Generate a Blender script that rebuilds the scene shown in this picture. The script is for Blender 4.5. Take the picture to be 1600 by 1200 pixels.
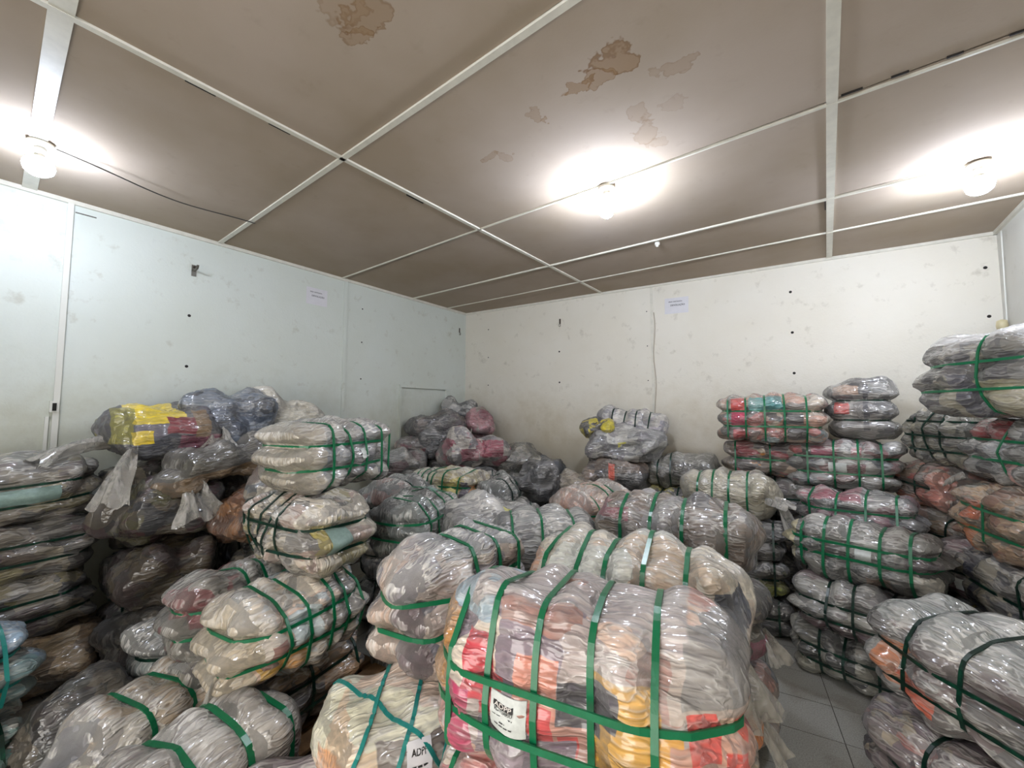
import bpy, math, random
import numpy as np
from mathutils import Vector, Matrix

# ------------------------------------------------------------------ camera, world, exposure
for o in list(bpy.data.objects): bpy.data.objects.remove(o)
SC = bpy.context.scene
COL = SC.collection
CEIL = 3.25
cam_d = bpy.data.cameras.new('camera')
cam_d.sensor_fit = 'HORIZONTAL'; cam_d.sensor_width = 36.0
cam_d.lens = 632.0 / 1600.0 * 36.0
cam_d.clip_start = 0.05
cam = bpy.data.objects.new('camera', cam_d); COL.objects.link(cam)
cam.location = (0, 0, 1.70)
cam.rotation_euler = (math.pi / 2 + math.atan(42 / 632.0), 0, math.radians(37.8))
SC.camera = cam
w = bpy.data.worlds.new('world'); SC.world = w; w.use_nodes = True
w.node_tree.nodes['Background'].inputs[0].default_value = (1.0, 0.96, 0.90, 1)
w.node_tree.nodes['Background'].inputs[1].default_value = 5.0
SC.view_settings.view_transform = 'Standard'
SC.view_settings.look = 'None'
SC.view_settings.gamma = 1.0
SC.view_settings.use_curve_mapping = False
SC.view_settings.exposure = 0.05
BULB_STRENGTH = 480.0
SC.cycles.use_light_tree = False
SC.cycles.max_bounces = 4
SC.cycles.diffuse_bounces = 3
SC.cycles.glossy_bounces = 2
SC.cycles.transmission_bounces = 2
SC.cycles.transparent_max_bounces = 6

# ------------------------------------------------------------------ small helpers
def lin(h, k=1.0):
    h = h.lstrip('#')
    out = []
    for i in (0, 2, 4):
        c = int(h[i:i + 2], 16) / 255.0
        out.append(k * (c / 12.92 if c <= 0.04045 else ((c + 0.055) / 1.055) ** 2.4))
    return (out[0], out[1], out[2], 1.0)

class NT:
    """tiny node-tree writer"""
    def __init__(self, name):
        self.m = bpy.data.materials.new(name); self.m.use_nodes = True
        self.t = self.m.node_tree
        self.p = self.t.nodes['Principled BSDF']
        self.out = self.t.nodes['Material Output']
    def n(self, kind, **kw):
        nd = self.t.nodes.new(kind)
        for k, v in kw.items(): setattr(nd, k, v)
        return nd
    def l(self, a, b): self.t.links.new(a, b)
    def val(self, sock, v):
        if isinstance(v, bpy.types.NodeSocket): self.l(v, sock)
        else: sock.default_value = v
    def math(self, op, a, b=None, c=None, clamp=False):
        nd = self.n('ShaderNodeMath', operation=op, use_clamp=clamp)
        self.val(nd.inputs[0], a)
        if b is not None: self.val(nd.inputs[1], b)
        if c is not None: self.val(nd.inputs[2], c)
        return nd.outputs[0]
    def vec(self, op, a, b=None, scale=None):
        nd = self.n('ShaderNodeVectorMath', operation=op)
        self.val(nd.inputs[0], a)
        if b is not None: self.val(nd.inputs[1], b)
        if scale is not None: self.val(nd.inputs[3], scale)
        return nd.outputs['Value'] if op in ('LENGTH', 'DISTANCE', 'DOT_PRODUCT') else nd.outputs[0]
    def noise(self, v, scale=1.0, detail=2.0, rough=0.5, out='Fac'):
        nd = self.n('ShaderNodeTexNoise')
        self.l(v, nd.inputs['Vector'])
        nd.inputs['Scale'].default_value = scale; nd.inputs['Detail'].default_value = detail
        nd.inputs['Roughness'].default_value = rough
        return nd.outputs[out]
    def mapr(self, v, a, b, c, d):
        nd = self.n('ShaderNodeMapRange'); nd.clamp = True
        self.val(nd.inputs[0], v)
        for i, x in enumerate((a, b, c, d)): nd.inputs[i + 1].default_value = x
        return nd.outputs[0]
    def mix(self, f, a, b, blend='MIX'):
        nd = self.n('ShaderNodeMix', data_type='RGBA', blend_type=blend)
        self.val(nd.inputs[0], f); self.val(nd.inputs[6], a); self.val(nd.inputs[7], b)
        return nd.outputs[2]
    def bump(self, h, strength, dist, normal=None):
        nd = self.n('ShaderNodeBump')
        nd.inputs['Strength'].default_value = strength; nd.inputs['Distance'].default_value = dist
        self.l(h, nd.inputs['Height'])
        if normal is not None: self.l(normal, nd.inputs['Normal'])
        return nd.outputs[0]
    def coord(self, kind='Object'):
        return self.n('ShaderNodeTexCoord').outputs[kind]
    def geo(self): return self.n('ShaderNodeNewGeometry').outputs['Position']
    def set(self, **kw):
        for k, v in kw.items():
            self.val(self.p.inputs[k.replace('_', ' ')], v)
        return self.m

_mc = {}
def plain(name, hexc, rough=0.5, metal=0.0, grain=0.0, gscale=40.0, emit=0.0, bump=0.0, coat=0.0):
    if name in _mc: return _mc[name]
    t = NT(name)
    c = lin(hexc)
    if grain or bump:
        nz = t.noise(t.coord(), gscale, 4, 0.6)
        if grain:
            c1 = tuple(x * (1 - grain) for x in c[:3]) + (1,); c2 = tuple(min(1, x * (1 + grain)) for x in c[:3]) + (1,)
            t.set(Base_Color=t.mix(t.mapr(nz, .3, .7, 0, 1), c1, c2))
        else: t.set(Base_Color=c)
        if bump: t.set(Normal=t.bump(nz, bump, 0.01))
    else: t.set(Base_Color=c)
    t.set(Roughness=rough, Metallic=metal, Coat_Weight=coat)
    if emit:
        t.set(Emission_Color=c, Emission_Strength=emit)
    _mc[name] = t.m
    return t.m

def mesh_obj(name, V, F, mat, parent=None, smooth=False):
    me = bpy.data.meshes.new(name)
    V = np.asarray(V, dtype=np.float32)
    if isinstance(F, np.ndarray):
        k = F.shape[1]
        me.vertices.add(len(V)); me.vertices.foreach_set('co', V.ravel())
        me.loops.add(F.size); me.loops.foreach_set('vertex_index', F.ravel().astype(np.int32))
        me.polygons.add(len(F)); me.polygons.foreach_set('loop_start', np.arange(0, F.size, k, dtype=np.int32))
        me.update(calc_edges=True)
    else:
        me.from_pydata(V.tolist(), [], F); me.update()
    me.polygons.foreach_set('use_smooth', np.full(len(me.polygons), smooth))
    if mat: me.materials.append(mat)
    o = bpy.data.objects.new(name, me); COL.objects.link(o)
    if parent: o.parent = parent
    return o

BOXF = [(0, 3, 2, 1), (4, 5, 6, 7), (0, 1, 5, 4), (1, 2, 6, 5), (2, 3, 7, 6), (3, 0, 4, 7)]
def box_v(x0, y0, z0, x1, y1, z1):
    return [(x0, y0, z0), (x1, y0, z0), (x1, y1, z0), (x0, y1, z0), (x0, y0, z1), (x1, y0, z1), (x1, y1, z1), (x0, y1, z1)]
def box(name, lo, hi, mat, parent=None, bevel=0.0):
    o = mesh_obj(name, box_v(*lo, *hi), BOXF, mat, parent)
    if bevel:
        b = o.modifiers.new('bevel', 'BEVEL'); b.width = bevel; b.segments = 2
    return o
def prism(name, plan, z0, z1, mat, parent=None):
    n = len(plan)
    V = [(x, y, z0) for x, y in plan] + [(x, y, z1) for x, y in plan]
    F = [tuple(range(n - 1, -1, -1)), tuple(range(n, 2 * n))] + [(i, (i + 1) % n, n + (i + 1) % n, n + i) for i in range(n)]
    return mesh_obj(name, V, F, mat, parent)
def strip(name, a, b, width, z0, z1, mat, parent=None):
    """bar of given plan width between plan points a and b"""
    a = np.array(a, float); b = np.array(b, float)
    d = (b - a) / np.linalg.norm(b - a); n = np.array((-d[1], d[0])) * width / 2
    return prism(name, [tuple(a - n), tuple(b - n), tuple(b + n), tuple(a + n)], z0, z1, mat, parent)
def lathe(name, prof, mat, parent=None, seg=20, loc=(0, 0, 0)):
    V = []; F = []
    for r, z in prof:
        for k in range(seg):
            a = 2 * math.pi * k / seg
            V.append((loc[0] + r * math.cos(a), loc[1] + r * math.sin(a), loc[2] + z))
    for i in range(len(prof) - 1):
        for k in range(seg):
            F.append((i * seg + k, i * seg + (k + 1) % seg, (i + 1) * seg + (k + 1) % seg, (i + 1) * seg + k))
    F.append(tuple(range(seg))[::-1]); F.append(tuple((len(prof) - 1) * seg + k for k in range(seg)))
    return mesh_obj(name, V, F, mat, parent, smooth=True)
def tube(name, pts, r, mat, parent=None, seg=8):
    P = np.array(pts, float); n = len(P)
    T = np.gradient(P, axis=0); T /= np.linalg.norm(T, axis=1)[:, None]
    ref = np.array((0, 0, 1.0)) if abs(T[:, 2]).mean() < .8 else np.array((1.0, 0, 0))
    V = []; F = []
    for i in range(n):
        u = np.cross(T[i], ref); u /= np.linalg.norm(u); v = np.cross(T[i], u)
        for k in range(seg):
            a = 2 * math.pi * k / seg
            V.append(P[i] + r * (u * math.cos(a) + v * math.sin(a)))
    for i in range(n - 1):
        for k in range(seg):
            F.append((i * seg + k, i * seg + (k + 1) % seg, (i + 1) * seg + (k + 1) % seg, (i + 1) * seg + k))
    F.append(tuple(range(seg))); F.append(tuple((n - 1) * seg + k for k in range(seg))[::-1])
    return mesh_obj(name, V, F, mat, parent, smooth=True)
def empty(name, loc, rz=0.0, rx=0.0, ry=0.0):
    o = bpy.data.objects.new(name, None); COL.objects.link(o)
    o.empty_display_size = 0.1
    o.location = loc; o.rotation_euler = (math.radians(rx), math.radians(ry), math.radians(rz))
    return o
def tag(o, label=None, cat=None, group=None, kind=None):
    if label: o['label'] = label
    if cat: o['category'] = cat
    if group: o['group'] = group
    if kind: o['kind'] = kind
    return o

# ------------------------------------------------------------------ the room
C0 = np.array((-4.486, 4.582))      # corner left wall / back wall
C1 = np.array((1.225, 5.262))       # corner back wall / right wall
L0 = np.array((-4.27, -1.75))       # near end of the left wall
R0 = np.array((1.28, -1.75))        # near end of the right wall
T = 0.14
def wall_material(name, base, stain, low):
    t = NT(name); p = t.geo()
    n1 = t.noise(p, 1.6, 3, 0.6); n2 = t.noise(p, 7.0, 4, 0.65); n3 = t.noise(p, 60, 1, 0.6)
    c = t.mix(t.mapr(n1, .35, .7, 0, .5), lin(base), lin(stain))
    c = t.mix(t.mapr(n2, .60, .75, 0, .38), c, lin('#9a9078'))
    # grime rubbed on by stacked goods over the lower half of the wall
    sep = t.n('ShaderNodeSeparateXYZ'); t.l(p, sep.inputs[0])
    g = t.math('MULTIPLY', t.mapr(t.math('ADD', sep.outputs[2], t.math('MULTIPLY', n2, .9)), 1.7, 2.5, 1, 0), t.mapr(n1, .25, .7, .25, 1))
    c = t.mix(t.math('MULTIPLY', g, .8), c, lin(low))
    t.set(Base_Color=c, Roughness=.62, Normal=t.bump(t.math('ADD', t.math('MULTIPLY', n3, .25), n2), .25, .02))
    return t.m
m_wall_l = wall_material('painted_plaster_greenish', '#d3d8d0', '#c9cdc0', '#aaa68c')
m_wall_b = wall_material('painted_plaster_cream', '#e4dfd2', '#dbd4c2', '#baac8e')
m_wall_r = wall_material('painted_plaster_grey', '#d2d0c8', '#c4c1b6', '#a39c8a')
m_trim = plain('cream_gloss_paint', '#d8d4c6', .35, grain=.08, gscale=14)
m_dark = plain('dark_gap', '#241f1b', .8)

def stain_ceiling(stained):
    t = NT('stained_ceiling_board' if stained else 'ceiling_board_paint'); p = t.geo()
    n1 = t.noise(p, 1.1, 4, .55); n3 = t.noise(p, 90, 2, .6); n2 = t.noise(p, 9, 3, .65)
    wob = t.vec('SCALE', t.vec('SUBTRACT', t.noise(p, 5.0, 4, .6, 'Color'), (.5, .5, .5)), scale=.34)
    pw = t.vec('ADD', p, wob)
    c = t.mix(t.mapr(n1, .35, .65, 0, 1), lin('#b2a496'), lin('#a69785'))
    # water stains: brown tide line round a paler brown patch
    stains = [(-.66, 1.60, .10, .085, 1.0), (-.76, 1.66, .055, .05, .8), (-.86, 1.65, .08, .022, .9), (-.93, 1.64, .03, .02, .7),
              (-.44, 1.78, .05, .05, .45), (-.53, 1.76, .04, .05, .35), (-.72, 1.98, .05, .06, .35), (-.74, 2.15, .07, .13, .35), (-.72, 2.32, .05, .06, .25),
              (-1.11, 1.70, .03, .04, .5), (-1.08, 1.73, .018, .018, .7), (-1.55, 1.80, .07, .035, .5), (-1.50, 1.84, .03, .05, .35),
              (-1.36, .82, .12, .06, .7), (-1.46, .85, .06, .03, .7), (-1.40, .74, .09, .07, .45), (-.58, 2.05, .05, .05, .2)]
    for (sx, sy, rx, ry, k) in stains if stained else ():
        d = t.vec('LENGTH', t.vec('DIVIDE', t.vec('MULTIPLY', t.vec('SUBTRACT', pw, (sx, sy, 0)), (1, 1, 0)), (rx, ry, 1)))
        inner = t.mapr(d, .92, 1.0, .5 * k, 0)
        ring = t.math('MULTIPLY', t.mapr(d, .8, .97, 0, 1), t.mapr(d, .98, 1.06, .6 * k, 0))
        c = t.mix(inner, c, lin('#8a6636')); c = t.mix(ring, c, lin('#6f4c22'))
    c = t.mix(t.mapr(n2, .62, .8, 0, .22), c, lin('#8d7f6c'))
    t.set(Base_Color=c, Roughness=.95, Specular_IOR_Level=.15, Normal=t.bump(t.math('ADD', n2, t.math('MULTIPLY', n3, .4)), .07, .012))
    return t.m
m_ceil = stain_ceiling(False); m_ceil_stained = stain_ceiling(True)

def along(a, b, s): return a + (b - a) * s
def off(a, b, d):           # outward normal offset of the segment a->b
    n = np.array((b[1] - a[1], -(b[0] - a[0]))); return n / np.linalg.norm(n) * d
def wall(name, a, b, mat, out):
    o = prism(name, [tuple(a), tuple(b), tuple(b + out), tuple(a + out)], -.05, CEIL + .1, mat)
    return tag(o, kind='structure')
dL = (C0 - L0) / np.linalg.norm(C0 - L0)
dB = (C1 - C0) / np.linalg.norm(C1 - C0)
dR = (C1 - R0) / np.linalg.norm(C1 - R0)
nL = np.array((dL[1], -dL[0]))      # into the room from the left wall
nB = np.array((dB[1], -dB[0]))      # into the room from the back wall
nR = np.array((-dR[1], dR[0]))
w_left = wall('wall_left', L0 - dL * T, C0 + dL * T, m_wall_l, -nL * T)
w_back = wall('wall_back', C0, C1, m_wall_b, -nB * T)
w_right = wall('wall_right', R0 - dR * T, C1 + dR * T, m_wall_r, -nR * T)
# near wall behind the photographer, with an unseen doorway added and sized for daylight
Dx0, Dx1, Dh = -1.5, .5, 2.4
w_near = tag(prism('wall_near', [(L0[0], -1.75 - T), (Dx0, -1.75 - T), (Dx0, -1.75), (L0[0], -1.75)], -.05, CEIL + .1, m_wall_b), kind='structure')
prism('wall_pier', [(Dx1, -1.75 - T), (R0[0], -1.75 - T), (R0[0], -1.75), (Dx1, -1.75)], -.05, CEIL + .1, m_wall_b, w_near)
prism('wall_over_door', [(Dx0, -1.75 - T), (Dx1, -1.75 - T), (Dx1, -1.75), (Dx0, -1.75)], Dh, CEIL + .1, m_wall_b, w_near)

# ceiling: roof deck, boards between battens, battens
deck = tag(prism('ceiling', [tuple(L0 - (T, T)), tuple(R0 + (T, -T)), tuple(C1 + (T, T)), tuple(C0 + (-T, T))], CEIL + .012, CEIL + .1, m_dark), kind='structure')
XS = [-4.6, -2.29, .085, 1.45]
YS = [-1.9, -1.1, .09, 1.25, 2.50, 3.66, 4.42, 5.4]
rng = random.Random(4)
def wall_x_left(y): return L0[0] + (C0[0] - L0[0]) * (y - L0[1]) / (C0[1] - L0[1])
def wall_x_right(y): return R0[0] + (C1[0] - R0[0]) * (y - R0[1]) / (C1[1] - R0[1])
def wall_y_back(x): return C0[1] + (C1[1] - C0[1]) * (x - C0[0]) / (C1[0] - C0[0])
def panel(x0, x1, y0, y1):
    n = 36; V = []; F = []
    sag = rng.uniform(.004, .008); ph = rng.uniform(0, 6)
    for j in range(n + 1):
        for i in range(n + 1):
            v = j / n; u = i / n
            y = y0 + (y1 - y0) * v
            xa = max(x0, wall_x_left(y) - .02); xb = min(x1, wall_x_right(y) + .02)
            x = xa + (xb - xa) * u
            y = min(y, wall_y_back(x) + .02)
            s = math.sin(math.pi * u) * math.sin(math.pi * v)
            wav = .0007 * math.sin(9 * x + ph) * math.sin(7 * y + ph * 2)
            V.append((x, y, CEIL - sag * s + wav * s))
    m = len(V)
    V += [(a, b, CEIL + .010) for a, b, c in V]
    for j in range(n):
        for i in range(n):
            a = j * (n + 1) + i; F.append((a, a + n + 1, a + n + 2, a + 1)); F.append((m + a, m + a + 1, m + a + n + 2, m + a + n + 1))
    return mesh_obj('ceiling_panel', V, F, m_ceil_stained if (x0 > -2.4 and x1 < .2 and y0 > 0 and y1 < 2.6) else m_ceil, deck, smooth=True)
g = .004
for i in range(3):
    for j in range(len(YS) - 1):
        if YS[j] > 5.3: continue
        panel(XS[i] + g, XS[i + 1] - g, YS[j] + g, YS[j + 1] - g)
def batten(a, b, wd, th=.012):
    return strip('batten', a, b, wd, CEIL - th, CEIL + .008, m_trim, deck)
batten((-2.29, -1.75), (-2.27, wall_y_back(-2.27)), .030)
batten((.085, -1.75), (.085, wall_y_back(.085)), .046, .010)
batten((wall_x_left(.09), .09), (1.25, .09), .07, .010)
batten((wall_x_left(1.25), 1.22), (1.25, 1.29), .032)
batten((wall_x_left(2.5), 2.44), (1.25, 2.54), .013)
batten((wall_x_left(3.6), 3.49), (1.25, 3.72), .020, .014)
batten((wall_x_left(4.2), 4.15), (1.25, 4.44), .018, .012)
for (x0, y0, x1, y1) in ((.30, 2.486, .36, 2.488), (.48, 2.492, .53, 2.494), (.66, 2.497, .74, 2.50), (.12, 2.484, .2, 2.486), (-2.309, .48, -2.308, .60), (-2.308, .84, -2.307, .95),
                         (-3.2, 1.226, -3.0, 1.23), (-2.9, 1.232, -2.82, 1.234), (-1.7, 1.266, -1.6, 1.268), (.055, 3.70, .056, 3.86), (-3.9, 3.53, -3.62, 3.545), (-2.313, 1.75, -2.312, 1.9)):
    strip('joint_gap', (x0, y0), (x1, y1), .006, CEIL - .0095, CEIL + .004, m_dark, deck)
for nm, a, b, nn, s in (('left', L0, C0, nL, .022), ('back', C0, C1, nB, .018), ('right', R0, C1, nR, .024)):
    o = prism('trim_' + nm, [tuple(a), tuple(b), tuple(b + nn * s), tuple(a + nn * s)], CEIL - .030, CEIL + .005, m_trim)
    tag(o, kind='structure')

# floor: slab with grout, and 30 cm tiles turned with the back wall
m_grout = plain('grout', '#4b443b', .9, grain=.2)
def tile_mat():
    t = NT('speckled_grey_tile'); p = t.geo()
    n1 = t.noise(p, 160, 2, .7); n2 = t.noise(p, 3, 4, .6)
    c = t.mix(t.mapr(n1, .38, .62, 0, 1), lin('#8f8d84'), lin('#aeaca3'))
    c = t.mix(t.mapr(n2, .52, .7, 0, .55), c, lin('#6d624f'))
    t.set(Base_Color=c, Roughness=.38, Normal=t.bump(n1, .08, .003))
    return t.m
m_tile = tile_mat()
slab = tag(prism('floor', [tuple(L0 - (T, T)), tuple(R0 + (T, -T)), tuple(C1 + (T, T)), tuple(C0 + (-T, T))], -.12, -.0025, m_grout), kind='structure')
ta = math.radians(10.0); ts = .30; org = np.array((-.288, 2.72))
ex = np.array((math.cos(ta), math.sin(ta))); ey = np.array((-math.sin(ta), math.cos(ta)))
cells = []
for i in range(-22, 16):
    for j in range(-22, 16):
        c = org + ex * (i + .5) * ts + ey * (j + .5) * ts
        if wall_x_left(c[1]) + .2 < c[0] < wall_x_right(c[1]) - .2 and -1.55 < c[1] < wall_y_back(c[0]) - .2:
            cells.append((float(np.hypot(c[0] - .0, c[1] - 2.4)), float(c[0]), float(c[1])))
cells.sort()
hs = ts / 2 - .0022
tv = box_v(-hs, -hs, -.008, hs, hs, 0)
tile_me = None
for k, (d, x, y) in enumerate(cells[:220]):
    if tile_me is None:
        o = mesh_obj('floor_tile', tv, BOXF, m_tile, slab); tile_me = o.data
    else:
        o = bpy.data.objects.new('floor_tile', tile_me); COL.objects.link(o); o.parent = slab
    o.location = (x, y, 0); o.rotation_euler = (0, 0, ta)
V = []; F = []
for d, x, y in cells[220:]:
    b = len(V)
    for (px, py, pz) in tv:
        q = ex * px + ey * py; V.append((x + q[0], y + q[1], pz))
    F += [tuple(b + q for q in f) for f in BOXF]
tag(mesh_obj('floor_tile_field', V, F, m_tile, slab), kind='stuff')

# wall strips, hatch, cables, hooks, screw holes
def on_wall(a, d, nn, s, z, h=0.0):
    q = a + d * s + nn * h; return (float(q[0]), float(q[1]), z)
def wall_bar(name, a, d, nn, s, wd, z0, z1, th, mat, parent=None, h0=-.002):
    p0 = a + d * (s - wd / 2) + nn * h0; p1 = a + d * (s + wd / 2) + nn * h0
    return prism(name, [tuple(p0), tuple(p1), tuple(p1 + nn * th), tuple(p0 + nn * th)], z0, z1, mat, parent)
m_pipe = plain('white_conduit', '#dad9d0', .35)
m_metal = plain('dull_steel', '#77736a', .4, metal=.8)
m_rust = plain('rusty_steel', '#4d4238', .6, metal=.4)
m_hole = plain('screw_hole', '#1d1a17', .9)
wall_bar('wall_batten', L0, dL, nL, 4.25, .045, 1.0, CEIL - .03, .014, m_wall_l, w_left)
# conduit with a junction box on the left wall
cd = empty('conduit', on_wall(L0, dL, nL, 2.04, 0))
tag(cd, 'white electrical conduit running down the wall above the sacks, with a junction box', 'conduit')
def wpart(o, root):
    o.parent = root; o.matrix_parent_inverse = Matrix.Translation(-Vector(root.location)); return o
wpart(wall_bar('conduit_strip', L0, dL, nL, 2.04, .032, 1.2, CEIL - .03, .022, m_pipe), cd)
wpart(wall_bar('conduit_strip', L0, dL, nL, 2.00, .018, 1.2, 1.66, .018, m_pipe), cd)
wpart(wall_bar('junction_box', L0, dL, nL, 2.03, .045, 1.69, 1.77, .035, m_pipe), cd)
wpart(wall_bar('box_cover', L0, dL, nL, 2.03, .02, 1.70, 1.755, .006, m_hole, h0=.033), cd)
wpart(wall_bar('bracket', L0, dL, nL, 2.12, .11, CEIL - .085, CEIL - .079, .012, m_metal), cd)
# hatch recessed in the left wall near the corner
hx0, hx1, hz1 = 5.05, 5.90, 2.01
hatch = tag(wall_bar('door_1', L0, dL, nL, (hx0 + hx1) / 2, hx1 - hx0, .02, hz1, .006, m_wall_l), kind='structure')
for nm, s0, wd, z0, z1 in (('frame_jamb', hx0, .03, .02, hz1), ('frame_jamb', hx1, .03, .02, hz1)):
    wall_bar(nm, L0, dL, nL, s0, wd, z0, z1, .04, m_wall_l, hatch)
wall_bar('frame_head', L0, dL, nL, (hx0 + hx1) / 2, hx1 - hx0 + .03, hz1, hz1 + .035, .045, m_wall_l, hatch)
# cover strip and cable on the back wall
wall_bar('wall_batten', C0, dB, nB, 2.86, .030, .9, CEIL - .03, .007, m_trim, w_back)
cab = tube('wall_cable', [on_wall(C0, dB, nB, 2.885 + .012 * math.sin(k * .9), CEIL - .35 - k * .1, .009) for k in range(20)], .005, plain('beige_cable', '#b9ad9a', .5))
tag(cab, 'thin beige cable hanging loosely down the back wall beside the cover strip', 'cable')
# screw holes drilled in rows
def hole(a, d, nn, s, z, parent, r=.011):
    c = np.array(on_wall(a, d, nn, s, z, .0012)); V = []
    n3 = np.array((nn[0], nn[1], 0)); d3 = np.array((d[0], d[1], 0)); u3 = np.array((0, 0, 1.0))
    for h in (-.004, 0):
        V += [c + n3 * h + r * (d3 * math.cos(k * math.pi / 4) + u3 * math.sin(k * math.pi / 4)) for k in range(8)]
    F = [tuple(range(8, 16)), tuple(range(7, -1, -1))] + [(k, (k + 1) % 8, 8 + (k + 1) % 8, 8 + k) for k in range(8)]
    return mesh_obj('screw_hole', V, F, m_hole, parent)
for s_ in (2.778, 4.478):
    for z in (2.94, 2.53, 2.085):
        if s_ < 3 and z > 2.9: continue
        hole(L0, dL, nL, s_, z, w_left, .013 if s_ < 3 else .009)
for s_, r in ((.437, .009), (1.62, .012), (2.855, .012), (4.268, .014), (5.67, .014)):
    for z in (2.945, 2.515, 2.09):
        if s_ in (1.62,) and z > 2.9: continue
        hole(C0, dB, nB, s_, z, w_back, r)
        if s_ == 2.855: hole(C0, dB, nB, s_ - .055, z - .02, w_back, .007)
# hooks
def hook(a, d, nn, s, z, label, big=True):
    r = empty('wall_hook', on_wall(a, d, nn, s, z)); tag(r, label, 'hook')
    q = Vector(r.location)
    def P(ds, dz, h): return (np.array(on_wall(a, d, nn, s + ds, z + dz, h)))
    if big:
        wpart(wall_bar('plate', a, d, nn, s, .035, z - .05, z + .05, .008, m_metal), r)
        wpart(tube('peg', [P(0, 0, 0), P(0, 0, .05), P(.0, .004, .085), P(0, .03, .10)], .009, m_metal), r)
        wpart(tube('screw', [P(0, .03, .0), P(0, .03, .018)], .010, m_rust), r)
    else:
        wpart(wall_bar('plate', a, d, nn, s, .022, z - .01, z + .06, .006, m_rust), r)
        wpart(tube('ring', [P(.013 * math.cos(t), -.03 + .02 * math.sin(t), .014) for t in np.linspace(0, 6.2, 12)], .004, m_metal), r)
    return r
hook(L0, dL, nL, 2.794, 2.935, 'steel peg hook on the left wall casting a short shadow')
hook(C0, dB, nB, 1.634, 2.91, 'small dark ring hook on the back wall', False)
hook(L0, dL, nL, 6.19, 2.93, 'tiny rusty hook on the left wall close to the room corner', False)

# pipe with a cream knob in the right-hand corner
pr = empty('corner_pipe', on_wall(R0, dR, nR, 6.87, 0)); tag(pr, 'thin cable in the right-hand corner ending in a cream socket knob', 'cable')
wpart(tube('cable', [on_wall(R0, dR, nR, 6.85 + .004 * k, 3.2 - .085 * k, .012) for k in range(10)], .006, m_pipe), pr)
lk = np.array(on_wall(R0, dR, nR, 6.885, 2.36, .04))
wpart(lathe('knob', [(.01, .10), (.03, .09), (.036, .05), (.03, .01), (.01, 0)], plain('yellowed_plastic', '#c9bd97', .4), loc=lk), pr)

# text on signs and labels
m_ink = plain('black_ink', '#221f1f', .6)
m_paper = plain('white_paper', '#d9d7da', .6, grain=.03, gscale=20)
def text_mesh(body, size=1.0):
    cu = bpy.data.curves.new('lettering', 'FONT'); cu.body = body; cu.size = size; cu.align_x = 'LEFT'
    cu.resolution_u = 3; cu.offset = .018 * size
    ob = bpy.data.objects.new('lettering', cu); COL.objects.link(ob)
    bpy.context.view_layer.update()
    me = bpy.data.meshes.new_from_object(ob.evaluated_get(bpy.context.evaluated_depsgraph_get()))
    V = np.array([v.co[:2] for v in me.vertices]); F = [tuple(p.vertices) for p in me.polygons]
    bpy.data.objects.remove(ob); bpy.data.curves.remove(cu); bpy.data.meshes.remove(me)
    V[:, 0] -= V[:, 0].min()
    return V, F
def sign(a, d, nn, s0, z0, wd, ht, tilt, label):
    r = empty('paper_sign', on_wall(a, d, nn, s0, z0)); tag(r, label, 'sign', 'paper notices on the walls')
    d3 = np.array((d[0], d[1], 0)); n3 = np.array((nn[0], nn[1], 0)); u3 = np.array((0, 0, 1.0))
    du = d3 * math.cos(tilt) + u3 * math.sin(tilt); dv = -d3 * math.sin(tilt) + u3 * math.cos(tilt)
    def P(u, v, h): return np.array((0, 0, 0.)) + du * u + dv * v + n3 * h
    n = 8; V = []; F = []
    for h in (.0005, .003):
        for j in range(n + 1):
            for i in range(n + 1):
                u, v = i / n, j / n
                V.append(P(u * wd, v * ht, h + .006 * max(0, .25 - v) * math.sin(2 + 3 * u)))
    m = (n + 1) ** 2
    for j in range(n):
        for i in range(n):
            q = j * (n + 1) + i
            F += [(m + q, m + q + 1, m + q + n + 2, m + q + n + 1), (q, q + n + 1, q + n + 2, q + 1)]
    mesh_obj('sheet', V, F, m_paper, r)
    for body, ux, vy, tw in (('ÁREA DESTINADA', .16, .72, .58), ('DEVOLUÇÃO', .25, .48, .60)):
        tv_, tf = text_mesh(body); k = tw * wd / tv_[:, 0].max()
        mesh_obj('lettering', [P(ux * wd + x * k, vy * ht + y * k, .0042) for x, y in tv_], tf, m_ink, r)
    return r
sign(L0, dL, nL, 3.79, 2.865, .235, .185, 0, 'white paper notice taped to the left wall beside the vertical strip')
sign(C0, dB, nB, 3.012, 2.862, .265, .19, -.02, 'white paper notice taped to the back wall right of the cable')

# ceiling lamps, cable, sensor
m_bulb = plain('lit_bulb', '#e2ecff', .3, emit=BULB_STRENGTH)
m_sock = plain('lamp_holder', '#cfcabc', .4)
m_bulb_dim = plain('lit_bulb_weaker', '#dfeaff', .3, emit=BULB_STRENGTH * .48)
m_bulb_mid = plain('lit_bulb_middling', '#e2ecff', .3, emit=BULB_STRENGTH * .8)
def lamp(x, y, label, kind='spiral', m_bulb=m_bulb):
    r = empty('ceiling_lamp', (x, y, CEIL - .012)); tag(r, label, 'lamp', 'bare bulbs on the ceiling')
    lathe('ceiling_rose', [(.055, 0), (.058, -.012), (.045, -.024), (.03, -.028)], m_sock, r)
    lathe('holder', [(.026, -.026), (.026, -.055), (.022, -.07)], m_sock, r)
    if kind == 'tall':
        lathe('bulb', [(.020, -.068), (.036, -.085), (.044, -.12), (.046, -.165), (.038, -.195), (.012, -.212)], m_bulb, r)
    else:
        lathe('bulb_neck', [(.020, -.068), (.03, -.085), (.045, -.098)], m_sock, r)
        lathe('bulb', [(.046, -.098), (.062, -.118), (.066, -.14), (.058, -.168), (.036, -.188), (.01, -.194)], m_bulb, r)
    return r
lamp(-1.14, 2.535, 'lit bare bulb on the batten at the centre of the ceiling', 'tall')
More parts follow.
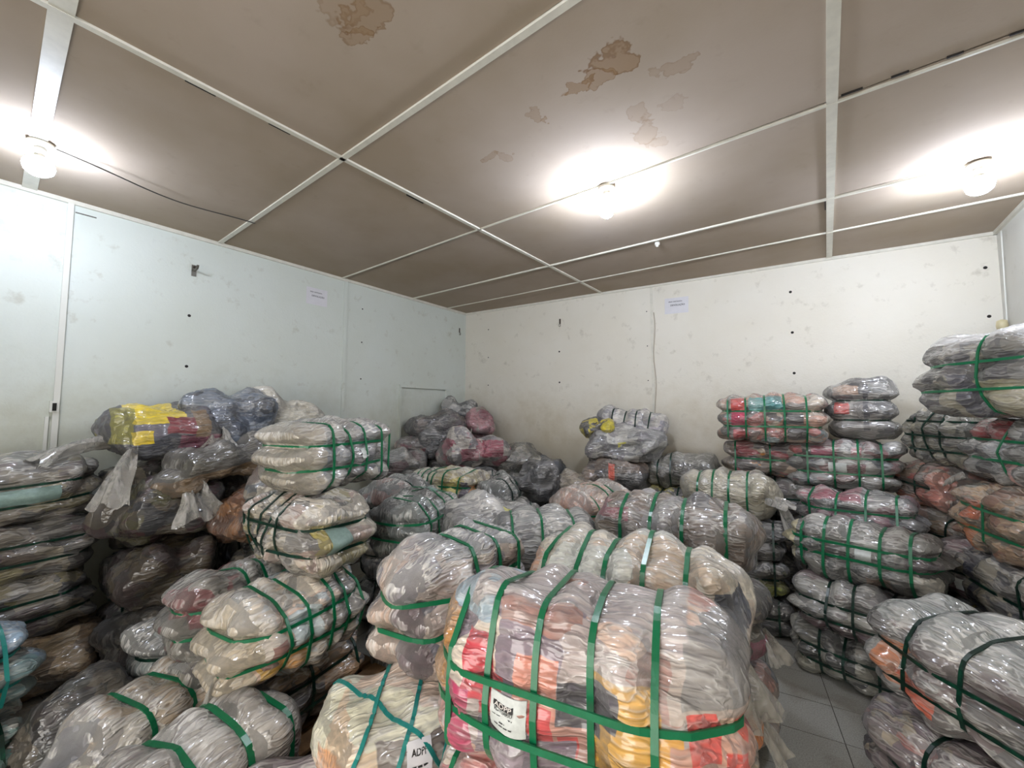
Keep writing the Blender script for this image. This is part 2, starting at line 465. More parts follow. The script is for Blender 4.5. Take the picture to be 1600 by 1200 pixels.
lamp(-3.51, .10, 'lit bare bulb hanging at the left end of the ceiling, with a cable', 'spiral', m_bulb_dim)
lamp(.81, 3.70, 'lit bare bulb in the right-hand part of the ceiling', 'spiral', m_bulb_mid)
lamp(-.6, -.85, 'added bare bulb behind the camera, unseen, lighting the front bales', 'tall')  # added lamp out of view, brightens the front bales
pts = [np.array((-3.50, .16, CEIL - .022)) * (1 - t) + np.array((-3.63, 1.25, CEIL - .022)) * t + np.array((-.03 * math.sin(3.1 * t) + .015 * math.sin(9 * t), 0, -.03 * math.sin(3.14 * t))) for t in np.linspace(0, 1, 24)]
tag(tube('lamp_cable', pts, .0045, plain('dark_cable', '#3a3632', .5)), 'dark cable sagging under the ceiling from the left bulb to the batten', 'cable')
sn = empty('ceiling_sensor', (-1.16, 3.66, CEIL - .016)); tag(sn, 'small white box screwed to a thin ceiling batten', 'sensor')
lathe('sensor_base', [(.022, 0), (.022, -.018), (.016, -.026)], m_pipe, sn); lathe('sensor_tip', [(.012, -.024), (.012, -.036), (.004, -.04)], m_pipe, sn)

# ------------------------------------------------------------------ bales: materials
def cloth(h, k):
    return tuple(min(.86, 1.26 * k * x ** 1.25) for x in lin(h)[:3]) + (1.0,)
FILM = '#dedad3'
def bale_material(pal, seed, height, cell=.12, film=.30, patches=(), name='wrapped_clothes', tint=1.0, streak=.5, gloss=1.0):
    t = NT(name)
    rnd = random.Random(seed)
    o = t.coord()
    v = t.vec('ADD', o, (rnd.uniform(-50, 50), rnd.uniform(-50, 50), rnd.uniform(-50, 50)))
    wn = t.vec('SUBTRACT', t.noise(v, 8.0, 2, .6, 'Color'), (.5, .5, .5))
    wv = t.vec('ADD', v, t.vec('SCALE', wn, scale=.075))
    def vor(vec, sc, asp):
        nd = t.n('ShaderNodeTexVoronoi'); nd.inputs['Scale'].default_value = sc; nd.inputs['Randomness'].default_value = .95
        t.l(t.vec('MULTIPLY', vec, asp), nd.inputs['Vector'])
        sp = t.n('ShaderNodeSeparateColor'); t.l(nd.outputs['Color'], sp.inputs[0])
        return sp.outputs
    def ramp(f, cols):
        nd = t.n('ShaderNodeValToRGB'); cr = nd.color_ramp; cr.interpolation = 'CONSTANT'
        n = len(cols)
        while len(cr.elements) < n: cr.elements.new(.5)
        for i, c in enumerate(cols):
            cr.elements[i].position = i / n; cr.elements[i].color = cloth(c, tint)
        t.l(f, nd.inputs[0]); return nd.outputs[0]
    A = vor(wv, 1 / cell, (.85, .85, 1.1))
    c = ramp(A[0], pal)
    sh = pal[:]; rnd.shuffle(sh)
    Bc = vor(wv, 3.2 / cell, (.55, 1, 1.3))
    c = t.mix(t.math('MULTIPLY', t.mapr(A[1], .55, .6, 0, 1), t.mapr(Bc[1], .45, .5, 0, .8)), c, ramp(Bc[0], sh))
    po = t.vec('ADD', o, t.vec('SCALE', wn, scale=.05))
    for (cx, cy, cz, rx, ry, rz, hx) in patches:
        q = t.vec('ABSOLUTE', t.vec('DIVIDE', t.vec('SUBTRACT', po, (cx, cy, cz)), (rx, ry, rz)))
        sp = t.n('ShaderNodeSeparateXYZ'); t.l(q, sp.inputs[0])
        mx = t.math('MAXIMUM', t.math('MAXIMUM', sp.outputs[0], sp.outputs[1]), sp.outputs[2])
        c = t.mix(t.mapr(mx, .97, 1.0, 1, 0), c, cloth(hx, tint))
    # weave grain plus painted fold shade, darkening the cloth colour
    fold = t.noise(t.vec('MULTIPLY', wv, (5, 34, 46)), 1.0, 2, .6)
    c = t.mix(t.mapr(fold, .35, .65, .42, 0), c, (.03, .028, .026, 1), 'MIX')
    # milky stretch film, wrinkled along the bale
    on = t.n('ShaderNodeSeparateXYZ'); t.l(t.coord('Normal'), on.inputs[0])
    endf = t.mapr(t.math('ABSOLUTE', on.outputs[0]), .55, .8, 0, 1)
    def along_sides(a, b, k):
        m = t.n('ShaderNodeMix', data_type='VECTOR'); t.l(endf, m.inputs[0])
        t.l(t.vec('MULTIPLY', v, a), m.inputs[4]); t.l(t.vec('MULTIPLY', v, b), m.inputs[5])
        return t.vec('ADD', m.outputs[1], t.vec('SCALE', wn, scale=k))
    fv = along_sides((2.2, 30, 30), (3, 30, 4.5), 1.3)
    fz = t.noise(fv, 1.0, 2, .5)
    fr = t.math('ABSOLUTE', t.math('SUBTRACT', fz, .5))                     # ridges
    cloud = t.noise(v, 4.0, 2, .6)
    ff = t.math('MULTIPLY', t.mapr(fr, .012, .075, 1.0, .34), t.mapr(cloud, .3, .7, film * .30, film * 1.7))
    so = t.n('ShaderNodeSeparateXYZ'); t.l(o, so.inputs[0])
    top_film = t.mapr(t.math('ADD', so.outputs[2], t.math('MULTIPLY', cloud, .10)), height * .74 + .04, height * .80 + .06, 1.0, 1.75)   # film colour mixed in more strongly near the top
    ff = t.math('MULTIPLY', ff, top_film, clamp=True)
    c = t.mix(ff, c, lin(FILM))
    fine = t.noise(along_sides((12, 46, 48), (12, 50, 12), 2.0), 1.0, 1.5, .6)
    soft = t.noise(along_sides((4, 15, 15), (5, 17, 6), 1.5), 1.0, 1, .5)
    h = t.math('ADD', t.math('MULTIPLY', t.mapr(fr, 0, .12, 1, 0), streak), t.math('MULTIPLY', fine, .8))
    nb = t.bump(h, .6, .018)
    nc = t.bump(t.math('ADD', soft, t.math('MULTIPLY', t.mapr(fr, 0, .12, 1, 0), .12)), .55, .035)
    t.set(Base_Color=c, Roughness=.55, Normal=nb, Coat_Weight=gloss, Coat_Roughness=.13, Coat_Normal=nc)
    t.p.inputs['Coat IOR'].default_value = 1.65
    return t.m

def strap_mat(name, hexc):
    t = NT(name); o = t.coord()
    n = t.noise(o, 25, 3, .6)
    t.set(Base_Color=t.mix(t.mapr(n, .5, .8, 0, .22), lin(hexc), lin('#2f9a72')), Roughness=.28, Normal=t.bump(t.noise(o, 200, 2, .5), .15, .002))
    return t.m
m_green = strap_mat('green_strap', '#0c6a42')
m_teal = strap_mat('teal_strap', '#1b7f78')
m_dkgreen = strap_mat('dark_green_strap', '#08271d')  # dark green deepened to put the straps' missing shade into the colour
def film_material():
    t = NT('clear_plastic_film'); o = t.coord()
    n = t.noise(t.vec('MULTIPLY', o, (1, 1, .5)), 9, 3, .55); r = t.math('ABSOLUTE', t.math('SUBTRACT', n, .5))
    nb = t.bump(t.mapr(r, 0, .12, 1, 0), .7, .012)
    t.set(Base_Color=lin('#bdb8ae'), Roughness=.25, Normal=nb, Coat_Weight=.6)
    tr = t.n('ShaderNodeBsdfTransparent'); mx = t.n('ShaderNodeMixShader')
    t.l(t.mapr(r, 0, .10, .70, .36), mx.inputs[0]); t.l(tr.outputs[0], mx.inputs[1]); t.l(t.p.outputs[0], mx.inputs[2])
    t.l(mx.outputs[0], t.out.inputs['Surface'])
    return t.m
m_film = film_material()
m_sticker = plain('pale_sticker', '#cfd2cd', .5, grain=.10, gscale=60)
m_sticker_teal = plain('teal_sticker', '#7f958c', .5, grain=.12, gscale=60)

# ------------------------------------------------------------------ bales: shapes
_topo = {}
def cube_grid(nx, ny, nz):
    key = (nx, ny, nz)
    if key in _topo: return _topo[key]
    N = np.array(key); quads = []
    for ax in range(3):
        u, v = (ax + 1) % 3, (ax + 2) % 3
        I, J = np.meshgrid(np.arange(N[u]), np.arange(N[v]), indexing='ij'); I = I.ravel(); J = J.ravel()
        for side in (0, N[ax]):
            cs = []
            for (a, b) in ((0, 0), (1, 0), (1, 1), (0, 1)):
                p = np.zeros((len(I), 3), int); p[:, ax] = side; p[:, u] = I + a; p[:, v] = J + b; cs.append(p)
            if side == 0: cs = cs[::-1]
            quads.append(np.stack(cs, 1))
    Q = np.concatenate(quads)                     # (f,4,3)
    key1 = (Q[..., 0] * 1000 + Q[..., 1]) * 1000 + Q[..., 2]
    uq, inv = np.unique(key1.ravel(), return_inverse=True)
    P = np.stack([uq // 1000000, (uq // 1000) % 1000, uq % 1000], 1) / N * 2.0 - 1.0
    _topo[key] = (P, inv.reshape(-1, 4)); return _topo[key]

class Shape:
    def __init__(s, dims, r=.15, gx=(), gz=(), dx=.016, dz=.032, puff=.018, seed=0, lump=.008, waves=(.12, .35), end=.5,
                 neck=None, dents=(), bend=0.0, lean=(0, 0), crease=0.0, wrinkle=.0):
        s.d = np.array(dims, float); s.h = s.d / 2; s.r = min(r, s.h.min() * .94)
        s.gx = np.array([g * s.h[0] for g in gx]); s.gz = np.array([g * s.h[2] for g in gz])
        s.dx, s.dz, s.puff, s.end, s.neck, s.dents, s.bend, s.lean, s.crease = dx, dz, puff, end, neck, dents, bend, lean, crease
        R = np.random.RandomState(seed)
        K = R.normal(size=(14, 3)); K /= np.linalg.norm(K, axis=1)[:, None]
        wl = np.exp(R.uniform(np.log(waves[0]), np.log(waves[1]), 14))
        s.K = K * (2 * np.pi / wl)[:, None]; s.ph = R.uniform(0, 6.28, 14); s.A = lump * (wl / waves[1]) ** .7
        s.K2 = R.normal(size=(6, 3)); s.K2 *= (2 * np.pi / .16 / np.linalg.norm(s.K2, axis=1))[:, None]; s.ph2 = R.uniform(0, 6.28, 6)
        s.off = R.uniform(-1, 1, (len(gz) + 1, 3)); s.wr = wrinkle
        th = R.uniform(0, 6.28, 5); wk = 2 * np.pi / R.uniform(.05, .11, 5)
        s.KW = np.stack([R.uniform(-1, 1, 5) * 9, np.cos(th) * wk, np.sin(th) * wk], 1); s.phw = R.uniform(0, 6.28, 5)
    def __call__(s, P, out=0.0):
        q = P * s.h; inn = np.clip(q, -(s.h - s.r), s.h - s.r); d = q - inn
        n = d / np.maximum(np.linalg.norm(d, axis=1), 1e-9)[:, None]
        p = inn + s.r * n
        w = np.ones(len(p))
        for a in range(3): w *= 1 - np.clip(np.abs(p[:, a]) / s.h[a], 0, 1) ** 2 * (1 - np.abs(n[:, a]))
        base = p.copy()
        p = p + n * (s.puff * w)[:, None]
        if len(s.gz):
            band = np.searchsorted(s.gz, base[:, 2])
            dd = np.abs(base[:, 2:3] - s.gz[None]).min(1)
            u = np.clip((dd - .009) / .062, 0, 1); c = (1 - u) ** 2.6
            k = s.dz * c * (1 + s.end * np.abs(n[:, 0]))
            p[:, :2] -= n[:, :2] * k[:, None]
            o = s.off[band] * (1 - c)[:, None]
            p[:, 0] += n[:, 0] * o[:, 0] * .016 + o[:, 2] * .006 * (1 - np.abs(n[:, 2])); p[:, 1] += n[:, 1] * o[:, 1] * .010
        if len(s.gx):
            dd = np.abs(base[:, 0:1] - s.gx[None]).min(1)
            u = np.clip((dd - .010) / .07, 0, 1); c = (1 - u) ** 2.4
            p[:, 1:] -= n[:, 1:] * (s.dx * c)[:, None]
        lum = (np.sin(base @ s.K.T + s.ph) * s.A).sum(1)
        if s.crease:
            rid = np.abs(np.sin(base @ s.K2.T + s.ph2 + 1.3 * np.sin(base @ s.K[:6].T * .7))).min(1)
            lum = lum - s.crease * (1 - np.clip(rid / .5, 0, 1)) ** 2
        if s.wr:
            wp = .9 * np.sin(base @ s.K[:5].T * .8 + s.ph[:5])
            rd = np.abs(np.sin(base @ s.KW.T + s.phw + wp))
            lum = lum - s.wr * ((1 - np.clip(rd / .45, 0, 1)) ** 2).sum(1) * (1 - .4 * np.abs(n[:, 0]))
        p = p + n * lum[:, None]
        for (dx_, dy_, dz_, rad, dep) in s.dents:
            c = np.array((dx_, dy_, dz_)) * s.h
            f = np.clip(1 - np.linalg.norm(base - c, axis=1) / rad, 0, 1)
            f = f * f * (3 - 2 * f)
            cn = c / np.linalg.norm(c)
            p = p - cn[None] * (dep * f)[:, None]
        if s.neck:                                   # +x end gathered towards a knot
            t = np.clip((base[:, 0] / s.h[0] - .25) / .75, 0, 1); k = 1 - s.neck * t ** 1.6
            p[:, 1] *= k; p[:, 2] *= k
        if out: p = p + n * out
        p[:, 2] += s.bend * (p[:, 0] / s.h[0]) ** 2
        p[:, 0] += s.lean[0] * (p[:, 2] / s.h[2]); p[:, 1] += s.lean[1] * (p[:, 2] / s.h[2])
        p[:, 2] = np.maximum(p[:, 2] + s.h[2], 0.002)
        return p
    def body(s, res):
        n = [max(6, int(round(x / res))) for x in s.d]
        P, F = cube_grid(*n); return s(P), F
    def patch(s, face, u0, u1, v0, v1, nu=10, nv=10, out=.004):
        """grid on a face: face in -y,+y,-x,+x,+z ; u,v relative -1..1"""
        U, V = np.meshgrid(np.linspace(u0, u1, nu), np.linspace(v0, v1, nv)); U = U.ravel(); V = V.ravel()
        return s(s.facepts(face, U, V), out)
    def facepts(s, face, U, V):
        o = np.ones_like(U)
        return {'-y': np.stack([U, -o, V], 1), '+y': np.stack([-U, o, V], 1), '-x': np.stack([-o, -U, V], 1),
                '+x': np.stack([o, U, V], 1), '+z': np.stack([U, V, o], 1)}[face]

def hull2(P):
    P = sorted(map(tuple, P))
    def half(pts):
        h = []
        for p in pts:
            while len(h) >= 2 and (h[-1][0] - h[-2][0]) * (p[1] - h[-2][1]) - (h[-1][1] - h[-2][1]) * (p[0] - h[-2][0]) <= 0: h.pop()
            h.append(p)
        return h
    a = half(P); b = half(P[::-1]); return np.array(a[:-1] + b[:-1])
def resample(P, n):
    Q = np.vstack([P, P[:1]]); L = np.r_[0, np.cumsum(np.linalg.norm(np.diff(Q, axis=0), axis=1))]
    t = np.linspace(0, L[-1], n, endpoint=False)
    return np.stack([np.interp(t, L, Q[:, k]) for k in range(Q.shape[1])], 1)
SQ = [(u, -1) for u in np.linspace(-1, 1, 22)[:-1]] + [(1, v) for v in np.linspace(-1, 1, 22)[:-1]] + \
     [(u, 1) for u in np.linspace(1, -1, 22)[:-1]] + [(-1, v) for v in np.linspace(1, -1, 22)[:-1]]
SQ = np.array(SQ)
def strap_mesh(sh, axis, rel, width, n=60, thick=.0062):
    """closed taut band round the bale: axis 0 = girth strap at x, axis 2 = strap round the sides at height z"""
    P = np.zeros((len(SQ), 3)); a, b = ((1, 2) if axis == 0 else (0, 1))
    P[:, axis] = rel; P[:, a] = SQ[:, 0]; P[:, b] = SQ[:, 1]
    p = sh(P); h = resample(hull2(p[:, [a, b]]), n)
    # the strap follows the mean plane of its section
    mean = p[:, axis].mean()
    tn = np.roll(h, -1, 0) - np.roll(h, 1, 0); tn /= np.linalg.norm(tn, axis=1)[:, None]; nn = np.stack([tn[:, 1], -tn[:, 0]], 1)
    V = np.zeros((n, 4, 3))
    for k, (w_, o_) in enumerate(((-.5, .001), (.5, .001), (.5, thick), (-.5, thick))):
        q = h + nn * o_; V[:, k, a] = q[:, 0]; V[:, k, b] = q[:, 1]
        V[:, k, axis] = mean + w_ * width
        if axis == 0 : V[:, k, 2] = np.maximum(V[:, k, 2], .001)
    if axis == 0:   # follow the lean of the bale
        z = (V[:, :, 2] - sh.h[2]) / sh.h[2]; V[:, :, 0] += sh.lean[0] * z
    F = []
    for i in range(n):
        j = (i + 1) % n
        for k in range(4): F.append((i * 4 + k, j * 4 + k, j * 4 + (k + 1) % 4, i * 4 + (k + 1) % 4))
    return V.reshape(-1, 3), np.array(F)
def grid_faces(nu, nv, base=0):
    return [(base + j * nu + i, base + j * nu + i + 1, base + (j + 1) * nu + i + 1, base + (j + 1) * nu + i) for j in range(nv - 1) for i in range(nu - 1)]
def sticker(sh, root, face, u0, u1, v0, v1, mat=None, name='paper_label', label=None):
    nu = nv = 9
    A = sh.patch(face, u0, u1, v0, v1, nu, nv, .0045); B_ = sh.patch(face, u0, u1, v0, v1, nu, nv, .0025)
    V = np.vstack([A, B_]); F = grid_faces(nu, nv) + [f[::-1] for f in grid_faces(nu, nv, nu * nv)]
    o = mesh_obj(name, V, F, mat or m_sticker, root, smooth=True)
    if label: o['label'] = label
    return o
def print_on(sh, parent, face, u0, u1, v0, v1, body=None, mat=None, bar=False, out=.0055, name='lettering'):
    """flat print inside the rectangle u0..u1, v0..v1 of a face"""
    if bar:
        V2 = np.array([(x, y) for y in np.linspace(0, 1, 3) for x in np.linspace(0, 1, 8)]); F = grid_faces(8, 3)
    else:
        V2, F = text_mesh(body); V2 = V2 - V2.min(0); V2 = V2 / V2.max(0)
    U = u0 + (u1 - u0) * V2[:, 0]; Vv = v0 + (v1 - v0) * V2[:, 1]
    return mesh_obj(name, sh(sh.facepts(face, U, Vv), out), F, mat or m_ink, parent)

def flap(parent, at, direction, length, width, seed, droop=.3, name='film_flap'):
    """crumpled loose sheet of film gathered at one end"""
    R = np.random.RandomState(seed); nu, nv = 16, 20
    d = np.array(direction, float); d /= np.linalg.norm(d)
    side = np.cross(d, (0, 0, 1.0)); side /= max(np.linalg.norm(side), 1e-6); upv = np.cross(side, d)
    V = []
    ph = R.uniform(0, 6, 6)
    for j in range(nv):
        t = j / (nv - 1)
        wd = width * (.22 + .78 * t ** .8) * (1 + .12 * math.sin(7 * t + ph[0]))
        for i in range(nu):
            s = i / (nu - 1) - .5
            fold = .16 * width * math.sin(9 * s + ph[1] + 2 * t) * (1 - .5 * t) + .05 * width * math.sin(23 * s + ph[2] + 5 * t)
            edge = .06 * length * math.sin(12 * s + ph[3]) * t
            p = np.array(at) + d * (length * t + edge) + side * (s * wd) + upv * fold + np.array((0, 0, -droop * length * t * t))
            V.append(p)
    V = np.array(V); back = V - upv * .0012
    F = grid_faces(nu, nv) + [f[::-1] for f in grid_faces(nu, nv, nu * nv)]
    return mesh_obj(name, np.vstack([V, back]), F, m_film, parent, smooth=True)

def res_for(c):
    d = math.dist(c, (0, 0, 1.7))
    return .0105 if d < 1.7 else .014 if d < 2.6 else .019 if d < 3.7 else .024

INFO = {}
def B(key, c, yaw, dims, pal, label, gx=4, gz=2, tilt=(0, 0), seed=None, group=None, strap=None, sw=.014, film=.30, cell=.12, patches=(),
      stickers=(), flaps=(), dx=.025, dz=.044, r=None, res=None, tint=1.0, bend=0.0, lean=(0, 0), lump=.008, gxr=.78, streak=.5, puff=.016, end=.5, wrinkle=.0045):
    seed = seed if seed is not None else sum(ord(ch) * (i + 3) for i, ch in enumerate(key))
    gxp = list(gx) if isinstance(gx, (list, tuple)) else list(np.linspace(-gxr, gxr, gx)) if gx > 1 else [0.0] * gx
    gzp = list(gz) if isinstance(gz, (list, tuple)) else ([] if gz == 0 else list(np.linspace(-1, 1, gz + 2)[1:-1] * .98))
    rnd = random.Random(seed); gxp = [g + rnd.uniform(-.03, .03) for g in gxp]
    if r is None: r = min(.42 * dims[2], .16) if gzp else .47 * min(dims[1], dims[2])
    sh = Shape(dims, r, gxp, gzp, dx, dz, puff, seed, lump, bend=bend, lean=lean, end=end, wrinkle=wrinkle)
    root = empty('clothes_bale', c, yaw, *tilt)
    tag(root, label, 'bale', group)
    V, F = sh.body(res or res_for(c))
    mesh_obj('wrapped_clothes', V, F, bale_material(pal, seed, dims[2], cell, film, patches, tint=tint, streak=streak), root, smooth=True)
    sm = strap or m_green
    nseg = 64 if res_for(c) < .013 else 44
    for g_ in gxp:
        v, f = strap_mesh(sh, 0, g_, sw, nseg); mesh_obj('strap', v, f, sm, root, smooth=False)
    for g_ in gzp:
        v, f = strap_mesh(sh, 2, g_, sw, nseg); mesh_obj('strap', v, f, sm, root, smooth=False)
    for st in stickers: sticker(sh, root, *st)
    for (at, di, ln, wd, sd) in flaps:
        flap(root, np.array(at) * np.array((dims[0] / 2, dims[1] / 2, dims[2])), di, ln, wd, sd)
    INFO[key] = (root, sh)
    return root, sh

def S(key, c, yaw, dims, pal, label, tilt=(0, 0), seed=None, group=None, film=.25, cell=.13, patches=(), flaps=(), lump=.022, neck=None,
      dents=(), crease=.012, r=None, res=None, cat='sack', name='clothing_sack', tint=1.0, gloss=.85):
    seed = seed if seed is not None else sum(ord(ch) * (i + 3) for i, ch in enumerate(key))
    sh = Shape(dims, r or .47 * min(dims), (), (), 0, 0, .02, seed, lump, (.16, .5), neck=neck, dents=dents, crease=crease, wrinkle=.005)
    root = empty(name, c, yaw, *tilt); tag(root, label, cat, group)
    V, F = sh.body(res or min(.02, res_for(c)))
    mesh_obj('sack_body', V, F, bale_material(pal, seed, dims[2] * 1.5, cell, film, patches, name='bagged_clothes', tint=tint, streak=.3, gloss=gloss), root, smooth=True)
    for (at, di, ln, wd, sd) in flaps:
        flap(root, np.array(at) * np.array((dims[0] / 2, dims[1] / 2, dims[2])), di, ln, wd, sd)
    INFO[key] = (root, sh)
    return root, sh

# palettes (sRGB)
GREY = ['#6f6c68', '#8a8681', '#55534f', '#a09b92', '#7c7670', '#63666b', '#b3aca0', '#4a4846']
BLACKS = ['#2b2a2c', '#3f3d3e', '#1e1e21', '#55524f', '#35323a', '#6b6661', '#242529']
CREAM = ['#cfc4b0', '#d8d0c0', '#bfb29c', '#c9b9a2', '#ddd6c8', '#b8a68f', '#d2bfa8']
MIXED = ['#8d8378', '#c4b5a0', '#3e4046', '#a8978a', '#5f5a58', '#b98f80', '#7a7f86', '#d0c6b6', '#54493f', '#7d5a55']
WARM = ['#b99a83', '#cdb29a', '#a5705e', '#d7c6b1', '#7f6a5c', '#c58a78', '#e0d2bf', '#68584e']
DARKMIX = ['#3a3836', '#57514b', '#2a2b30', '#6d6458', '#4a3438', '#7d7464', '#46493f', '#8b8171', '#332c30']
TAN = ['#a58a66', '#8d7350', '#b79d78', '#6d5a42', '#c2ab88', '#7f6a4c']
#LAYOUT
# ------------------------------------------------------------------ stack on the pallet, left of centre
B('G4', (-2.27, 1.02, .13), 98, (.70, .46, .36), ['#5a5148', '#8d7350', '#3d3a38', '#b08d62', '#4d4540', '#7a6a58'], 'dark bale with tan rolls resting on the wooden pallet', gx=3, strap=m_dkgreen)
B('G3', (-2.15, .96, .495), 102, (.73, .45, .37), ['#b3a795', '#cfc2b0', '#8f8579', '#d8b9a3', '#7d7872', '#c9bfb2', '#a8b2b5'], 'beige bale with a mustard yellow patch, two bales below the striped grey bale',
  gx=[-.42, -.12, .2, .5, .8], tint=1.15, film=.34, patches=[(-.11, -.21, .10, .075, .1, .05, '#d79a12'), (-.21, -.21, .09, .04, .1, .03, '#e0aa2c'), (-.06, -.21, .23, .07, .1, .06, '#b9c4c4'), (-.2, -.21, .16, .035, .1, .06, '#8b5e50'), (-.36, 0, .22, .1, .4, .3, '#b5a892')],
  flaps=[((-.98, -.3, .25), (-.5, -.5, -.6), .10, .12, 5)])
B('G2', (-2.30, 1.11, .875), 4, (.73, .46, .365), ['#b3a890', '#8f887b', '#c9bfae', '#75706a', '#9a8f60', '#a99286', '#5b564f', '#d0c7b8'], 'bale with a pale green sticker on its end, directly under the striped grey bale',
  gx=[-.8, -.55, -.3, -.05, .2], strap=m_dkgreen, patches=[(.3, -.1, .2, .2, .05, .07, '#a79a4d')], stickers=[('+x', -.42, .10, -.32, .30, m_sticker_teal)])
B('G1', (-2.42, 1.29, 1.245), 108, (.78, .48, .40), ['#8c8984', '#a19d96', '#77767a', '#aaa59c', '#83868c', '#95918b'], 'light grey striped bale with a white tag, topmost of the stack on the pallet',
  gx=[-.5, -.15, .2, .5, .8], film=.42, cell=.2, stickers=[('-y', -.02, .22, -.12, .16, None, 'paper_label', 'white diamond tag')], patches=[(-.36, 0, .3, .12, .4, .4, '#a9a08f')], lump=.006)
B('G5', (-2.66, .92, .47), 106, (.74, .42, .37), ['#8a857d', '#6b6864', '#7f2a33', '#9c978e', '#565552', '#7a7570'], 'grey bale with a dark red band behind the beige bale with the mustard patch', gx=[-.2, .15, .5, .8],
  film=.34, patches=[(.0, -.22, .24, .34, .12, .055, '#7d1c2c'), (-.2, -.2, .12, .05, .1, .2, '#7a3038')], strap=m_green)
B('G6', (-3.06, .86, .10), 112, (.68, .42, .42), ['#4d5859', '#65706f', '#39413f', '#7d8785', '#47504b'], 'dark blue-green bale leaning behind the grey bale with the red band', gx=[-.3, .2, .7], strap=m_dkgreen, lean=(-.05, .03), film=.3)
B('G6b', (-2.75, .95, 0), 106, (.76, .46, .21), DARKMIX, 'low dark bale on the floor under the red-banded grey bale', gx=3, gz=1, strap=m_dkgreen)
B('G6c', (-2.66, .95, .21), 106, (.74, .42, .26), DARKMIX, 'second dark bale from the floor under the red-banded grey bale', gx=3, gz=1, strap=m_dkgreen)
B('G7', (-2.52, .53, 0), 114, (.72, .40, .46), ['#a49d93', '#c2bbae', '#6f6f78', '#b09a7c', '#8d857d', '#7f7370'], 'log-shaped grey and white bale with navy streaks, farther of the two logs at lower left',
  gx=[-.3, .15, .6], gz=0, film=.42, cell=.16, sw=.02, patches=[(.0, -.2, .27, .3, .12, .035, '#4a4a56'), (-.0, -.2, .19, .2, .1, .04, '#b39770'), (-.3, -.1, .25, .06, .1, .1, '#c9c4b0')], streak=.8)
B('G8', (-1.85, .50, 0), 106, (.78, .45, .56), ['#8f887f', '#a69f95', '#78716b', '#6f5f5a', '#99928a', '#857a74'], 'big taupe log-shaped bale nearest at lower left with wide green straps',
  gx=[-.55, -.12, .3, .72], gz=0, film=.42, cell=.2, sw=.022, dz=.02, patches=[(.35, -.1, .2, .12, .3, .2, '#6e3f3a')], stickers=[('-y', .10, .30, -.25, .2)], streak=.8)
# ------------------------------------------------------------------ far left: layered bales and sacks, low tints carry the shadow there
LAY = ['#6f695e', '#857b69', '#4d4844', '#a19680', '#5f4a4c', '#7a6a5a', '#38363a', '#8d8358']
B('A1', (-3.97, .10, 1.02), 100, (.76, .52, .38), LAY, 'layered bale with a pale green sticker and film-covered top, topmost at far left', gx=[-.5], gz=[-.35, .25], strap=m_dkgreen, tint=.75, film=.30, dz=.04, tilt=(0, -3),
  stickers=[('-y', -.2, .42, -.28, .16, m_sticker_teal)])
B('A2', (-3.95, .10, .70), 98, (.78, .52, .325), LAY, 'layered bale of thin dark rolls, second from the top at far left', gx=[-.5], gz=[-.3, .35], strap=m_dkgreen, tint=.75, film=.18, dz=.04)
B('A3', (-3.94, .08, .36), 102, (.78, .54, .34), LAY, 'layered dark bale with a maroon end, third from the top at far left', gx=[-.5], gz=[-.3, .35], strap=m_dkgreen, tint=.75, film=.18, dz=.04, patches=[(-.2, -.25, .2, .1, .1, .06, '#5b2430')])
S('A4', (-3.92, .12, 0), 100, (.80, .58, .36), TAN, 'tan bagged bale on the floor at the bottom of the far left stack', film=.2, tint=.8)
B('B1', (-3.02, -.20, .36), 100, (.76, .46, .37), ['#5f7f96', '#8aa3b3', '#a58f70', '#3f5560', '#6d8f93', '#b39c7d'], 'pale blue bale with teal and beige patches cut off by the left edge', gx=[-.2, .75], strap=m_teal, film=.34,
  patches=[(.25, -.2, .33, .4, .4, .07, '#8fb0c9')])
B('B2', (-3.02, -.20, 0), 100, (.78, .48, .36), ['#4d7575', '#3a4a48', '#8d8672', '#5f8a86', '#37423f'], 'dark teal bale on the floor under the pale blue bale', gx=[-.2, .75], strap=m_dkgreen)
S('K5', (-2.98, .30, 0), 100, (.50, .40, .34), DARKMIX, 'added dark sack filling the dark gap between the pale blue bale and the farther log', film=.1, tint=.6)  # added sack, coloured dark to stand in for the gap's shade
S('K3', (-3.62, .82, 0), 95, (.62, .5, .42), DARKMIX, 'dark lumpy sack on the floor between the far left stack and the pallet', film=.12, tint=.5)  # tint darkens the cloth colour for the shadow it lies in
S('K1b', (-3.64, .80, .42), 95, (.56, .48, .40), ['#5a3a34', '#7a6a48', '#33302e', '#6d5a3a', '#4a3034'], 'dark sack of brown and plaid clothes under the maroon sack', film=.10, tint=.5)  # shade under the maroon sack put in by the tint
S('K1', (-3.68, .78, .82), 100, (.54, .46, .42), ['#5a2a33', '#3a3a40', '#6d6840', '#2d2b2e', '#7a6f5e'], 'sack of maroon and dark clothes under hanging film, by the far left stack', film=.14, tint=.7,  # shadow beside the far stack carried by the tint
  flaps=[((.2, -1.0, .95), (.1, -.6, -.9), .22, .30, 12)])
S('K2b', (-3.42, 1.42, 0), 100, (.56, .5, .75), DARKMIX, 'tall dark sack at the back of the gap left of the pallet', film=.1, tint=.7)  # darker tint stands in for the shade in the gap
S('K2', (-3.38, 1.22, .74), 100, (.46, .42, .38), ['#8a5a2a', '#7a4f28', '#a0703a', '#5a3e26'], 'rust brown sack in the dark gap left of the striped bale', film=.14, tint=.8)  # colour tinted down for the gap's shade
